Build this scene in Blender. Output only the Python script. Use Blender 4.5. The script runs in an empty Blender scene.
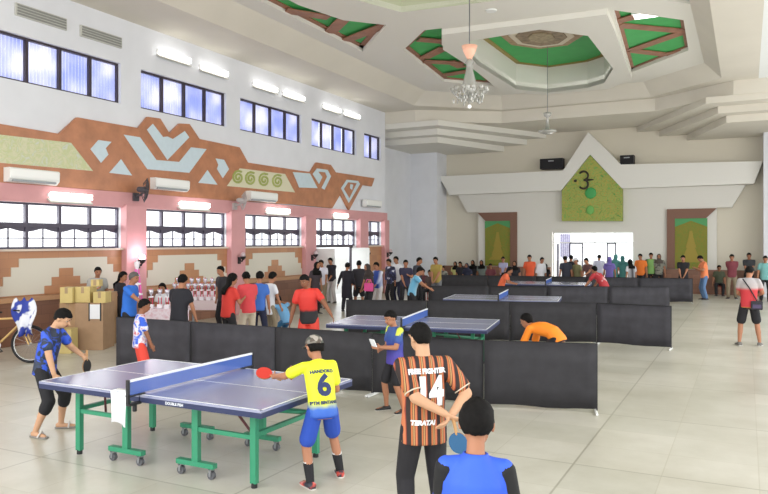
import bpy, bmesh, math, random
from mathutils import Vector, Matrix, geometry
from mathutils.bvhtree import BVHTree
random.seed(7)
V = Vector
sc = bpy.context.scene
C = sc.collection
rad = math.radians

# ------------------------------------------------------------------ camera, world, light, exposure
CAM_H, CAM_F, CAM_YAW, HORIZON = 2.16, 712.0, rad(27), 241.5
cam_d = bpy.data.cameras.new('camera'); cam = bpy.data.objects.new('camera', cam_d); C.objects.link(cam)
cam.location = (0, 0, CAM_H); cam.rotation_euler = (rad(90), 0, CAM_YAW)
cam_d.sensor_width = 36; cam_d.lens = 36 * CAM_F / 768
cam_d.shift_y = -(247 - HORIZON) / 768
cam_d.clip_start = .05; cam_d.clip_end = 300
sc.camera = cam
w = bpy.data.worlds.new('sky'); sc.world = w; w.use_nodes = True
bg = w.node_tree.nodes['Background']; bg.inputs[0].default_value = (.93, .96, 1, 1); bg.inputs[1].default_value = 1.55
sc.view_settings.view_transform = 'Standard'; sc.view_settings.look = 'None'; sc.view_settings.gamma = 1
sc.view_settings.use_curve_mapping = False
sc.view_settings.exposure = 0.36

def area(name, loc, rot, sx, sy, power, col=(1, 1, 1)):
    l = bpy.data.lights.new(name, 'AREA'); l.shape = 'RECTANGLE'; l.size = sx; l.size_y = sy
    l.energy = power; l.color = col
    o = bpy.data.objects.new(name, l); C.objects.link(o); o.location = loc; o.rotation_euler = rot
    return o
# added fill lamps behind camera and at right; daylight at left windows, rear doorway
area('fill_entrance', (-6, -3.2, 4.2), (rad(90), 0, 0), 15, 6.5, 620, (1, .98, .95))
area('fill_right_side', (3.9, 15, 3.6), (0, rad(90), 0), 5.5, 26, 700, (1, .97, .93))
area('daylight_left_upper', (-14.2, 17.6, 6.0), (0, rad(-90), 0), 1, 17, 90, (.8, .87, 1))
area('daylight_left_lower', (-14.3, 17.6, 2.5), (0, rad(-90), 0), 1, 17, 260, (.95, .98, 1))
area('daylight_rear_door', (-6.1, 33.4, 1.5), (rad(-90), 0, 0), 3.4, 2.5, 160, (1, 1, 1))

# ------------------------------------------------------------------ materials
def lin(h):
    h = h.lstrip('#'); r = [int(h[i:i+2], 16) / 255 for i in (0, 2, 4)]
    return tuple(c / 12.92 if c <= .04045 else ((c + .055) / 1.055) ** 2.4 for c in r) + (1,)
_m = {}
def mat(name, col, rough=.6, metal=0, noise=0, nscale=8, emit=0, bump=0, spec=.5, alpha=1, trans=0):
    if name in _m: return _m[name]
    m = bpy.data.materials.new(name); m.use_nodes = True; _m[name] = m
    nt = m.node_tree; b = nt.nodes['Principled BSDF']; c = lin(col)
    b.inputs['Base Color'].default_value = c; b.inputs['Roughness'].default_value = rough
    b.inputs['Metallic'].default_value = metal; b.inputs['Specular IOR Level'].default_value = spec
    b.inputs['Alpha'].default_value = alpha
    if trans: b.inputs['Transmission Weight'].default_value = trans
    if emit: b.inputs['Emission Color'].default_value = c; b.inputs['Emission Strength'].default_value = emit
    if noise or bump:
        tc = nt.nodes.new('ShaderNodeTexCoord'); n = nt.nodes.new('ShaderNodeTexNoise')
        n.inputs['Scale'].default_value = nscale; n.inputs['Detail'].default_value = 4
        nt.links.new(tc.outputs['Object'], n.inputs['Vector'])
        if noise:
            r = nt.nodes.new('ShaderNodeValToRGB'); e = r.color_ramp.elements
            e[0].position = .3; e[1].position = .7
            e[0].color = tuple(x * (1 - noise) for x in c[:3]) + (1,); e[1].color = tuple(min(1, x * (1 + noise)) for x in c[:3]) + (1,)
            nt.links.new(n.outputs['Fac'], r.inputs['Fac']); nt.links.new(r.outputs['Color'], b.inputs['Base Color'])
        if bump:
            bp = nt.nodes.new('ShaderNodeBump'); bp.inputs['Strength'].default_value = bump
            nt.links.new(n.outputs['Fac'], bp.inputs['Height']); nt.links.new(bp.outputs['Normal'], b.inputs['Normal'])
    return m

def ramp_mat(name, stops, kind='z', scale=1, rough=.75, interp='LINEAR', distort=0, z0=0, z1=1, mix_noise=None):
    """colour by object height (kind z), stripes (x), noise or cells."""
    if name in _m: return _m[name]
    m = bpy.data.materials.new(name); m.use_nodes = True; _m[name] = m
    nt = m.node_tree; b = nt.nodes['Principled BSDF']; b.inputs['Roughness'].default_value = rough
    tc = nt.nodes.new('ShaderNodeTexCoord'); r = nt.nodes.new('ShaderNodeValToRGB')
    r.color_ramp.interpolation = interp
    while len(r.color_ramp.elements) < len(stops): r.color_ramp.elements.new(.5)
    for e, (p, c) in zip(r.color_ramp.elements, stops): e.position = p; e.color = lin(c)
    if kind in 'xyz':
        s = nt.nodes.new('ShaderNodeSeparateXYZ'); nt.links.new(tc.outputs['Object'], s.inputs[0])
        mr = nt.nodes.new('ShaderNodeMapRange'); mr.inputs['From Min'].default_value = z0; mr.inputs['From Max'].default_value = z1
        src = s.outputs['XYZ'.index(kind.upper())]
        if distort:
            n = nt.nodes.new('ShaderNodeTexNoise'); n.inputs['Scale'].default_value = 9
            nt.links.new(tc.outputs['Object'], n.inputs['Vector'])
            ma = nt.nodes.new('ShaderNodeMath'); ma.operation = 'MULTIPLY_ADD'; ma.inputs[1].default_value = distort
            nt.links.new(n.outputs['Fac'], ma.inputs[0]); nt.links.new(src, ma.inputs[2]); src = ma.outputs[0]
        nt.links.new(src, mr.inputs['Value']); nt.links.new(mr.outputs[0], r.inputs[0])
    elif kind == 'stripe':
        s = nt.nodes.new('ShaderNodeSeparateXYZ'); nt.links.new(tc.outputs['Object'], s.inputs[0])
        ma = nt.nodes.new('ShaderNodeMath'); ma.operation = 'MULTIPLY'; ma.inputs[1].default_value = scale
        fr = nt.nodes.new('ShaderNodeMath'); fr.operation = 'FRACT'
        nt.links.new(s.outputs[0], ma.inputs[0]); nt.links.new(ma.outputs[0], fr.inputs[0]); nt.links.new(fr.outputs[0], r.inputs[0])
    elif kind == 'noise':
        n = nt.nodes.new('ShaderNodeTexNoise'); n.inputs['Scale'].default_value = scale; n.inputs['Detail'].default_value = 2
        n.inputs['Distortion'].default_value = distort
        nt.links.new(tc.outputs['Object'], n.inputs['Vector']); nt.links.new(n.outputs['Fac'], r.inputs[0])
    elif kind == 'cell':
        n = nt.nodes.new('ShaderNodeTexVoronoi'); n.inputs['Scale'].default_value = scale
        nt.links.new(tc.outputs['Object'], n.inputs['Vector']); nt.links.new(n.outputs['Color'], r.inputs[0])
    elif kind == 'wave':
        n = nt.nodes.new('ShaderNodeTexWave'); n.wave_type = 'RINGS'; n.inputs['Scale'].default_value = scale
        n.inputs['Distortion'].default_value = distort; n.inputs['Detail'].default_value = 1
        nt.links.new(tc.outputs['Object'], n.inputs['Vector']); nt.links.new(n.outputs['Fac'], r.inputs[0])
    nt.links.new(r.outputs[0], b.inputs['Base Color'])
    return m

WALL = mat('wall_paint', 'e2e4ea', .8, noise=.03, nscale=1.5)
CEIL = mat('ceiling_paint', 'dad5c9', .85, noise=.03, nscale=.8)
CEILW = mat('ceiling_paint_white', 'e2e0d8', .85)
PINK = mat('pink_paint', 'd29a9c', .6, noise=.04, nscale=3)
GREEN = mat('ceiling_green', '3fae5a', .6, noise=.06, nscale=3)
BROWN = mat('brown_wood_band', '9a6a52', .55, noise=.15, nscale=4)
ORNB = mat('terracotta_relief', 'b57a58', .38, noise=.16, nscale=3)
INLAY = mat('pale_blue_inlay', 'c9d9e2', .5, noise=.03)
BATIK = ramp_mat('pale_batik', [(.2, 'b4bd86'), (.42, 'd2d0b2'), (.55, 'c3c998'), (.7, 'cdd0c6'), (.85, 'b0ba94')], 'noise', 3.5, .6, distort=2.5)
BATIK2 = ramp_mat('ochre_green_batik', [(.3, '6faa52'), (.42, '8fa04a'), (.47, 'b8a24c'), (.54, '7fae58'), (.6, 'b09c48'), (.7, '5f9a48')], 'noise', 3.2, .6, distort=2.5)
BATIK3 = ramp_mat('curtain_batik', [(0, '6c7b2c'), (.45, '8a7f2e'), (.6, '73852f'), (1, '5b8a3a')], 'noise', 9, .7, distort=3)
DARKF = mat('dark_window_frame', '3a3038', .45)
NAVYF = mat('navy_window_frame', '4a4556', .45)
WHITE = mat('white_plastic', 'eceeec', .4)
TUBE = mat('fluorescent_tube', 'fffdf8', .4, emit=3.5)
GREY = mat('grey_metal', '8d8f92', .35, metal=.6)
CHROME = mat('chrome', 'c8c8c8', .2, metal=1)
BLACK = mat('black_plastic', '1b1b1e', .45)
TTGREEN = mat('table_frame_green', '2f8a66', .4)
CARTON = mat('cardboard', 'b3926e', .8, noise=.08, nscale=6)
CARTONY = mat('yellow_cardboard', 'cfbb7c', .8, noise=.05, nscale=6)
PAPER = mat('white_paper', 'eceef2', .7)
SPEAKER = mat('speaker_black', '26242a', .6)

def glassmat():
    m = bpy.data.materials.new('window_glass'); m.use_nodes = True; nt = m.node_tree; nt.nodes.clear()
    o = nt.nodes.new('ShaderNodeOutputMaterial'); t = nt.nodes.new('ShaderNodeBsdfTransparent'); g = nt.nodes.new('ShaderNodeBsdfGlossy')
    g.inputs['Roughness'].default_value = .05; x = nt.nodes.new('ShaderNodeMixShader'); x.inputs[0].default_value = .06
    nt.links.new(t.outputs[0], x.inputs[1]); nt.links.new(g.outputs[0], x.inputs[2]); nt.links.new(x.outputs[0], o.inputs[0])
    return m
GLASS = glassmat()
def blindmat():
    m = bpy.data.materials.new('vertical_blind_fabric'); m.use_nodes = True; nt = m.node_tree; nt.nodes.clear()
    o = nt.nodes.new('ShaderNodeOutputMaterial'); d = nt.nodes.new('ShaderNodeBsdfTranslucent'); g = nt.nodes.new('ShaderNodeBsdfDiffuse')
    tc = nt.nodes.new('ShaderNodeTexCoord'); n = nt.nodes.new('ShaderNodeTexNoise'); n.inputs['Scale'].default_value = 1.2
    r = nt.nodes.new('ShaderNodeValToRGB'); r.color_ramp.elements[0].color = lin('b6bee6'); r.color_ramp.elements[1].color = lin('eae8f6')
    r.color_ramp.elements[0].position = .35; r.color_ramp.elements[1].position = .65
    nt.links.new(tc.outputs['Object'], n.inputs[0]); nt.links.new(n.outputs[0], r.inputs[0])
    for s in (d, g): nt.links.new(r.outputs[0], s.inputs[0])
    x = nt.nodes.new('ShaderNodeMixShader'); x.inputs[0].default_value = .3
    nt.links.new(d.outputs[0], x.inputs[1]); nt.links.new(g.outputs[0], x.inputs[2]); nt.links.new(x.outputs[0], o.inputs[0])
    return m
BLIND = blindmat()
def netmat():
    m = bpy.data.materials.new('blue_net'); m.use_nodes = True; nt = m.node_tree; nt.nodes.clear()
    o = nt.nodes.new('ShaderNodeOutputMaterial'); t = nt.nodes.new('ShaderNodeBsdfTransparent'); g = nt.nodes.new('ShaderNodeBsdfDiffuse')
    g.inputs[0].default_value = lin('5a78c4'); x = nt.nodes.new('ShaderNodeMixShader'); x.inputs[0].default_value = .6
    nt.links.new(t.outputs[0], x.inputs[1]); nt.links.new(g.outputs[0], x.inputs[2]); nt.links.new(x.outputs[0], o.inputs[0])
    return m
NET = netmat()
def floormat():
    m = bpy.data.materials.new('floor_tiles'); m.use_nodes = True; nt = m.node_tree; b = nt.nodes['Principled BSDF']
    tc = nt.nodes.new('ShaderNodeTexCoord')
    br = nt.nodes.new('ShaderNodeTexBrick'); br.offset = 0; br.inputs['Scale'].default_value = 1
    br.inputs['Brick Width'].default_value = .8; br.inputs['Row Height'].default_value = 2.2 / 3; br.inputs['Mortar Size'].default_value = .005
    br.inputs['Color1'].default_value = lin('c3c1b4'); br.inputs['Color2'].default_value = lin('cecbbf'); br.inputs['Mortar'].default_value = lin('bfbbac')
    b2 = nt.nodes.new('ShaderNodeTexBrick'); b2.offset = 0; b2.inputs['Scale'].default_value = 1
    b2.inputs['Brick Width'].default_value = 2.4; b2.inputs['Row Height'].default_value = 2.2; b2.inputs['Mortar Size'].default_value = .011
    b2.inputs['Color1'].default_value = (1, 1, 1, 1); b2.inputs['Color2'].default_value = (.94, .94, .93, 1); b2.inputs['Mortar'].default_value = (.72, .72, .7, 1)
    n = nt.nodes.new('ShaderNodeTexNoise'); n.inputs['Scale'].default_value = .7; n.inputs['Detail'].default_value = 6; n.inputs['Roughness'].default_value = .65
    mp = nt.nodes.new('ShaderNodeMapping'); mp.inputs['Location'].default_value = (-.9, -.4, 0)
    nt.links.new(tc.outputs['Object'], mp.inputs[0])
    for q in (br, b2, n): nt.links.new(mp.outputs[0], q.inputs['Vector'])
    mx = nt.nodes.new('ShaderNodeMixRGB'); mx.blend_type = 'MULTIPLY'; mx.inputs[0].default_value = 1
    nt.links.new(br.outputs['Color'], mx.inputs[1]); nt.links.new(b2.outputs['Color'], mx.inputs[2])
    r = nt.nodes.new('ShaderNodeValToRGB'); r.color_ramp.elements[0].position = .35; r.color_ramp.elements[0].color = (.8, .79, .75, 1)
    r.color_ramp.elements[1].position = .6; r.color_ramp.elements[1].color = (1, 1, 1, 1)
    nt.links.new(n.outputs['Fac'], r.inputs[0])
    m2 = nt.nodes.new('ShaderNodeMixRGB'); m2.blend_type = 'MULTIPLY'; m2.inputs[0].default_value = .9
    nt.links.new(mx.outputs[0], m2.inputs[1]); nt.links.new(r.outputs[0], m2.inputs[2])
    nt.links.new(m2.outputs[0], b.inputs['Base Color'])
    b.inputs['Roughness'].default_value = .3; b.inputs['Specular IOR Level'].default_value = .45
    return m
FLOOR = floormat()
def tilemat(name, c1, c2, mortar, bw=.2, rh=.1):
    m = bpy.data.materials.new(name); m.use_nodes = True; nt = m.node_tree; b = nt.nodes['Principled BSDF']
    tc = nt.nodes.new('ShaderNodeTexCoord'); s = nt.nodes.new('ShaderNodeSeparateXYZ'); k = nt.nodes.new('ShaderNodeCombineXYZ')
    ad = nt.nodes.new('ShaderNodeMath'); ad.operation = 'ADD'
    nt.links.new(tc.outputs['Object'], s.inputs[0]); nt.links.new(s.outputs[0], ad.inputs[0]); nt.links.new(s.outputs[1], ad.inputs[1])
    nt.links.new(ad.outputs[0], k.inputs[0]); nt.links.new(s.outputs[2], k.inputs[1])
    br = nt.nodes.new('ShaderNodeTexBrick'); br.inputs['Scale'].default_value = 1; br.inputs['Brick Width'].default_value = bw; br.inputs['Row Height'].default_value = rh
    br.inputs['Mortar Size'].default_value = .004; br.inputs['Color1'].default_value = lin(c1); br.inputs['Color2'].default_value = lin(c2); br.inputs['Mortar'].default_value = lin(mortar)
    nt.links.new(k.outputs[0], br.inputs['Vector']); nt.links.new(br.outputs[0], b.inputs['Base Color']); b.inputs['Roughness'].default_value = .45
    return m
TAN = tilemat('terracotta_tile', 'bd8a62', 'b07c58', 'a5785a', .4, .2)
DADO = tilemat('dado_tile', '8f6550', '7d5745', '6f4d40', .4, .2)

# ------------------------------------------------------------------ mesh helpers
def tag(o, label=None, cat=None, group=None, kind=None):
    if label: o['label'] = label
    if cat: o['category'] = cat
    if group: o['group'] = group
    if kind: o['kind'] = kind
    return o
def empty(name, loc, rz=0, label=None, cat=None, group=None):
    o = bpy.data.objects.new(name, None); C.objects.link(o); o.location = loc; o.rotation_euler = (0, 0, rz)
    o.empty_display_size = .2
    return tag(o, label, cat, group)

class MB:
    def __init__(s): s.v = []; s.f = []; s.mi = []
    def add(s, vs, fs, mi=0):
        n = len(s.v); s.v += [tuple(p) for p in vs]; s.f += [tuple(i + n for i in f) for f in fs]; s.mi += [mi] * len(fs); return s
    def box(s, x0, x1, y0, y1, z0, z1, mi=0, M=None):
        vs = [V((x, y, z)) for z in (z0, z1) for x, y in ((x0, y0), (x1, y0), (x1, y1), (x0, y1))]
        if M: vs = [M @ p for p in vs]
        return s.add(vs, [(3, 2, 1, 0), (4, 5, 6, 7), (0, 1, 5, 4), (1, 2, 6, 5), (2, 3, 7, 6), (3, 0, 4, 7)], mi)
    def prism(s, poly, a, b, fn, mi=0, caps=True):
        """poly: 2D points; fn(u,v,w) -> 3D, extruded from w=a to w=b"""
        n = len(poly); vs = [fn(u, v, a) for u, v in poly] + [fn(u, v, b) for u, v in poly]
        fs = [(i, (i + 1) % n, n + (i + 1) % n, n + i) for i in range(n)]
        if caps:
            tri = geometry.tessellate_polygon([[V((u, v, 0)) for u, v in poly]])
            fs += [tuple(t) for t in tri] + [tuple(n + i for i in reversed(t)) for t in tri]
        return s.add(vs, fs, mi)
    def rc(s, p, q, r0, r1, n=8, mi=0, caps=2):
        """round-ended tapered tube"""
        p, q = V(p), V(q); d = q - p; L = d.length
        if L < 1e-6: d = V((0, 0, 1))
        d.normalize(); a = d.orthogonal().normalized(); b = d.cross(a)
        rings = [(p + d * (-r0 * math.cos(t)), r0 * math.sin(t)) for t in [(i + 1) * math.pi / 2 / (caps + 1) for i in range(caps)]] + [(p, r0), (q, r1)] + \
                [(q + d * (r1 * math.sin(t)), r1 * math.cos(t)) for t in [(i + 1) * math.pi / 2 / (caps + 1) for i in range(caps)]]
        vs = [c + (a * math.cos(k * 2 * math.pi / n) + b * math.sin(k * 2 * math.pi / n)) * r for c, r in rings for k in range(n)]
        vs += [p - d * r0, q + d * r1]; m = len(rings)
        fs = [(i * n + k, i * n + (k + 1) % n, (i + 1) * n + (k + 1) % n, (i + 1) * n + k) for i in range(m - 1) for k in range(n)]
        fs += [(m * n, (k + 1) % n, k) for k in range(n)] + [(m * n + 1, (m - 1) * n + k, (m - 1) * n + (k + 1) % n) for k in range(n)]
        return s.add(vs, fs, mi)
    def cyl(s, p, q, r0, r1=None, n=12, mi=0):
        r1 = r0 if r1 is None else r1; p, q = V(p), V(q); d = (q - p).normalized(); a = d.orthogonal().normalized(); b = d.cross(a)
        vs = [c + (a * math.cos(k * 2 * math.pi / n) + b * math.sin(k * 2 * math.pi / n)) * r for c, r in ((p, r0), (q, r1)) for k in range(n)]
        return s.add(vs, [(k, (k + 1) % n, n + (k + 1) % n, n + k) for k in range(n)] + [tuple(range(n - 1, -1, -1)), tuple(range(n, 2 * n))], mi)
    def path(s, pts, r, n=8, mi=0):
        for a, b in zip(pts, pts[1:]): s.rc(a, b, r, r, n, mi, 1)
        return s
    def ell(s, c, rx, ry, rz, R=None, nu=12, nv=8, mi=0):
        c = V(c); R = R or Matrix.Identity(3); vs = [c + R @ V((0, 0, rz))]
        for i in range(1, nv):
            t = math.pi * i / nv
            vs += [c + R @ V((rx * math.sin(t) * math.cos(u), ry * math.sin(t) * math.sin(u), rz * math.cos(t))) for u in [2 * math.pi * k / nu for k in range(nu)]]
        vs.append(c - R @ V((0, 0, rz)))
        fs = [(0, 1 + k, 1 + (k + 1) % nu) for k in range(nu)]
        fs += [(1 + i * nu + k, 1 + (i + 1) * nu + k, 1 + (i + 1) * nu + (k + 1) % nu, 1 + i * nu + (k + 1) % nu) for i in range(nv - 2) for k in range(nu)]
        e = len(vs) - 1; fs += [(e, 1 + (nv - 2) * nu + (k + 1) % nu, 1 + (nv - 2) * nu + k) for k in range(nu)]
        return s.add(vs, fs, mi)
    def loft(s, rings, n=16, mi=0):
        """rings: (centre, right, fwd, rx, ry)"""
        vs = []
        for c, r, f, rx, ry in rings:
            for k in range(n):
                t = 2 * math.pi * k / n; cx, sy = math.cos(t), math.sin(t)
                e = .85; vs.append(V(c) + r * rx * math.copysign(abs(cx) ** e, cx) + f * ry * math.copysign(abs(sy) ** e, sy))
        m = len(rings); fs = [(i * n + k, i * n + (k + 1) % n, (i + 1) * n + (k + 1) % n, (i + 1) * n + k) for i in range(m - 1) for k in range(n)]
        fs += [tuple(range(n - 1, -1, -1)), tuple((m - 1) * n + k for k in range(n))]
        return s.add(vs, fs, mi)
    def lathe(s, prof, c=(0, 0, 0), n=16, mi=0):
        c = V(c); vs = [c + V((r * math.cos(2 * math.pi * k / n), r * math.sin(2 * math.pi * k / n), z)) for r, z in prof for k in range(n)]
        m = len(prof); fs = [(i * n + k, i * n + (k + 1) % n, (i + 1) * n + (k + 1) % n, (i + 1) * n + k) for i in range(m - 1) for k in range(n)]
        fs += [tuple(range(n - 1, -1, -1)), tuple((m - 1) * n + k for k in range(n))]
        return s.add(vs, fs, mi)
    def torus(s, c, ax, R, r, N=28, n=6, mi=0):
        c = V(c); ax = V(ax).normalized(); a = ax.orthogonal().normalized(); b = ax.cross(a); vs = []
        for i in range(N):
            t = 2 * math.pi * i / N; d = a * math.cos(t) + b * math.sin(t)
            vs += [c + d * (R + r * math.cos(u)) + ax * (r * math.sin(u)) for u in [2 * math.pi * k / n for k in range(n)]]
        return s.add(vs, [(i * n + k, ((i + 1) % N) * n + k, ((i + 1) % N) * n + (k + 1) % n, i * n + (k + 1) % n) for i in range(N) for k in range(n)], mi)
    def mesh(s, name, smooth=False):
        me = bpy.data.meshes.new(name); me.from_pydata(s.v, [], s.f); me.validate()
        if len(me.polygons) == len(s.mi): me.polygons.foreach_set('material_index', s.mi)
        bm = bmesh.new(); bm.from_mesh(me); bmesh.ops.recalc_face_normals(bm, faces=bm.faces); bm.to_mesh(me); bm.free()
        if smooth: me.polygons.foreach_set('use_smooth', [True] * len(me.polygons))
        return me
    def build(s, name, mats, parent=None, smooth=False, bevel=0, loc=None):
        me = s.mesh(name, smooth)
        for m in (mats if isinstance(mats, (list, tuple)) else [mats]): me.materials.append(m)
        o = bpy.data.objects.new(name, me); C.objects.link(o)
        if parent: o.parent = parent
        if loc: o.location = loc
        if bevel:
            b = o.modifiers.new('bevel', 'BEVEL'); b.width = bevel; b.segments = 2; b.limit_method = 'ANGLE'
        return o
def struct(name, mb, m, **k): return tag(mb.build(name, m, **k), kind='structure')
def dup(o, parent=None):
    c = o.copy(); C.objects.link(c)
    if parent: c.parent = parent
    for ch in o.children: dup(ch, c)
    return c
YZ = lambda x0, sgn=1: (lambda u, v, w: V((x0 + sgn * w, u, v)))      # polygon in (y, z), thickness along x
XZ = lambda y0, sgn=-1: (lambda u, v, w: V((u, y0 + sgn * w, v)))     # polygon in (x, z), thickness along y
XY = lambda u, v, w: V((u, v, w))
def ray(px):
    r = (px - 384) / CAM_F; c, s = math.cos(CAM_YAW), math.sin(CAM_YAW); return (r * c - s, r * s + c)
def onleft(px, py, x=-13.6):                                         # measured point on the left wall -> (y, z)
    a = ray(px); t = x / a[0]; return (a[1] * t, CAM_H - (py - HORIZON) * t / CAM_F)
def onback(px, py, y=32.1):                                          # measured point on the rear wall -> (x, z)
    a = ray(px); t = y / a[1]; return (a[0] * t, CAM_H - (py - HORIZON) * t / CAM_F)
def spot(px, head_y, H):                                             # where somebody H tall stands
    a = ray(px); t = (CAM_H - H) * CAM_F / (head_y - HORIZON); return (a[0] * t, a[1] * t)

# ------------------------------------------------------------------ floor and walls
struct('floor', MB().box(-15, 4, -4, 36, -.2, 0), FLOOR)
struct('terrain', MB().box(-60, 50, -40, 90, -.6, -.21), mat('outside_concrete', 'b9b7b0', .9, noise=.1))

LW = -13.6
bays = [(5.35, 8.6), (9.25, 12.55), (13.2, 16.5), (17.15, 20.45), (21.1, 24.3), (24.95, 26.4)]
wb = MB()
def wall_with_holes(mb, u0, u1, v0, v1, holes, a, b, fn):
    us = sorted({u0, u1} | {h[0] for h in holes} | {h[1] for h in holes}); vs = sorted({v0, v1} | {h[2] for h in holes} | {h[3] for h in holes})
    for i in range(len(us) - 1):
        j = 0
        while j < len(vs) - 1:
            uc = (us[i] + us[i + 1]) / 2
            hole = lambda jj: any(h[0] < uc < h[1] and h[2] < (vs[jj] + vs[jj + 1]) / 2 < h[3] for h in holes)
            if hole(j): j += 1; continue
            k = j
            while k < len(vs) - 1 and not hole(k): k += 1
            mb.prism([(us[i], vs[j]), (us[i + 1], vs[j]), (us[i + 1], vs[k]), (us[i], vs[k])], a, b, fn); j = k
holes = [(a, b, 5.52, 6.5) for a, b in bays] + [(a, b, 2.0, 2.99) for a, b in bays] + [(21.3, 24.1, 0, 2.0)]
wall_with_holes(wb, -3, 26.8, 0, 7.6, holes, 0, .28, YZ(LW, -1))
struct('wall_left', wb, WALL)
rb = MB(); rb.box(-14.9, -14.5, 26.8, 32.6, 0, 7.2); rb.box(-14.5, -13.88, 26.6, 26.8, 0, 7.2)
rb2 = MB(); wall_with_holes(rb2, 26.8, 32.6, 0, 7.2, [(27.6, 28.5, 5.3, 6.3), (27.4, 28.4, 1.2, 2.9)], 0, .3, YZ(-14.5, -1)); rb2.box(-14.5, -13.88, 26.6, 26.8, 0, 7.6)
struct('wall_recess', rb2, WALL)
struct('wall_pillar_left', MB().box(-14.5, -13.12, 31.3, 32.5, 0, 7.1), WALL)
struct('wall_pillar_right', MB().box(.58, 2, 31.3, 32.5, 0, 7.1), WALL)
# rear wall: a plane behind and a raised centre field
bw = MB()
door_x = (-7.85, -4.35)
wall_with_holes(bw, -14.5, 4, 0, 7.2, [(door_x[0], door_x[1], 0, 2.58)], -.3, 0, XZ(32.5))
struct('wall_back', bw, mat('rear_wall_beige', 'd8d2c2', .8))
cf = MB(); Lx = [onback(478, 0)[0], onback(467, 0)[0], onback(457, 0)[0]]; sx = -12.45
Rx = [sx - v for v in Lx]
d0, d1 = door_x
for poly in ([(Lx[0], 0), (d0, 0), (d0, 4.45), (Lx[2], 4.45), (Lx[1], 3.55), (Lx[0], 3.55)], [(d1, 0), (Rx[0], 0), (Rx[0], 3.55), (Rx[1], 3.55), (Rx[2], 4.45), (d1, 4.45)], [(d0, 2.58), (d1, 2.58), (d1, 4.45), (d0, 4.45)]):
    cf.prism(poly, 0, .35, XZ(32.5))
struct('wall_back_centre', cf, mat('rear_wall_white', 'dddbd4', .8))
# folded white beam with gable
g = MB(); q = lambda px, py: onback(px, py, 31.8)
gable = [q(439, 176.3), q(449, 195), q(561, 190.5), q(590, 154.5), q(622, 188.5), q(754, 183.5), q(763, 161), q(621, 164.5), q(588, 132), q(563, 170.5)]
g.prism(gable, 0, .7, XZ(32.5))
struct('trim_1', g, mat('beam_white', 'e4e3dd', .7), bevel=.01)
# right side and the wall far behind the photographer stay open to let in fill light; upper right wall
rw = MB(); wall_with_holes(rw, -3, 32.5, 0, 7.6, [(y, y + 3.9, .0, 6.2) for y in (-2.6, 2, 6.6, 11.2, 15.8, 20.4, 25)], 0, .3, YZ(4.0, 1)); struct('wall_right', rw, WALL)

# ------------------------------------------------------------------ ceiling
def plate(outer, hs, z0, z1, m, name, sides=True):
    pts = []; edges = []
    for poly in [outer] + hs:
        n0 = len(pts); pts += [V(p) for p in poly]; edges += [(n0 + i, n0 + (i + 1) % len(poly)) for i in range(len(poly))]
    vs, es, fs, *_ = geometry.delaunay_2d_cdt(pts, edges, [], 0, 1e-5)
    def inside(p, poly):
        r = False; j = len(poly) - 1
        for i in range(len(poly)):
            a, b = poly[i], poly[j]
            if (a[1] > p[1]) != (b[1] > p[1]) and p[0] < (b[0] - a[0]) * (p[1] - a[1]) / (b[1] - a[1]) + a[0]: r = not r
            j = i
        return r
    mb = MB(); keep = []
    for f in fs:
        c = sum((vs[i] for i in f), V((0, 0))) / len(f)
        if inside(c, outer) and not any(inside(c, h) for h in hs): keep.append(tuple(f))
    mb.add([V((p[0], p[1], z0)) for p in vs], keep)
    for poly in [outer] + hs:
        n = len(poly); mb.add([V((p[0], p[1], z)) for z in (z0, z1) for p in poly], [(i, (i + 1) % n, n + (i + 1) % n, n + i) for i in range(n)])
    o = struct(name, mb, m); return o
mir = lambda P: [(-12.45 - x, y) for x, y in P]
SL, SR = -11.85, -.75
Q = [(SL, -3), (SL, 25.9), (-9.0, 28.45), (-3.2, 28.45), (SR, 26.2), (SR, -3)]
PP = [(-11.2, -3), (-11.2, 25.5), (-8.85, 27.75), (-3.4, 27.75), (-1.25, 25.7), (-1.25, -3)]
QO = [(-14.0, -3), (-14.0, 26.8), (-12.2, 26.8), (-9.15, 28.8), (-3.1, 28.8), (-.4, 26.8), (.35, 26.8), (.35, -3)]
plate(QO + [], [], 7.6, 7.75, CEIL, 'ceiling_perimeter') if False else None
# perimeter soffit: ring between QO and Q
rg = MB(); 
def quad(mb, a, b, c, d, z): mb.add([V((*p, zz)) for p, zz in zip((a, b, c, d), z if isinstance(z, tuple) else (z,) * 4)], [(0, 1, 2, 3)])
for (a, b, c, d) in ((QO[0], QO[1], Q[1], Q[0]), (QO[1], QO[2], Q[1], Q[1]), (QO[2], QO[3], Q[2], Q[1]), (QO[3], QO[4], Q[3], Q[2]), (QO[4], QO[5], Q[4], Q[3]), (QO[5], QO[6], Q[4], Q[4]), (QO[6], QO[7], Q[5], Q[4])):
    if c == d: rg.add([V((*p, 7.6)) for p in (a, b, c)], [(0, 1, 2)])
    else: quad(rg, a, b, c, d, 7.6)
for i in range(5): rg.add([V((*Q[i], 7.6)), V((*Q[i + 1], 7.6)), V((*PP[i + 1], 8.05)), V((*PP[i], 8.05))], [(0, 1, 2, 3)])
struct('ceiling_perimeter', rg, CEIL)
struct('ceiling_right_soffit', MB().box(.35, 4.2, -3, 28.3, 7.6, 7.8), mat('ceiling_bright', 'eef2f2', .8))
plate([(-14.6, 26.8), (-12.2, 26.8), (-9.15, 28.8), (-3.1, 28.8), (-.4, 26.8), (4.2, 26.8), (4.2, 32.6), (-14.6, 32.6)], [], 7.12, 7.7, CEIL, 'ceiling_rear_soffit')
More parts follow.
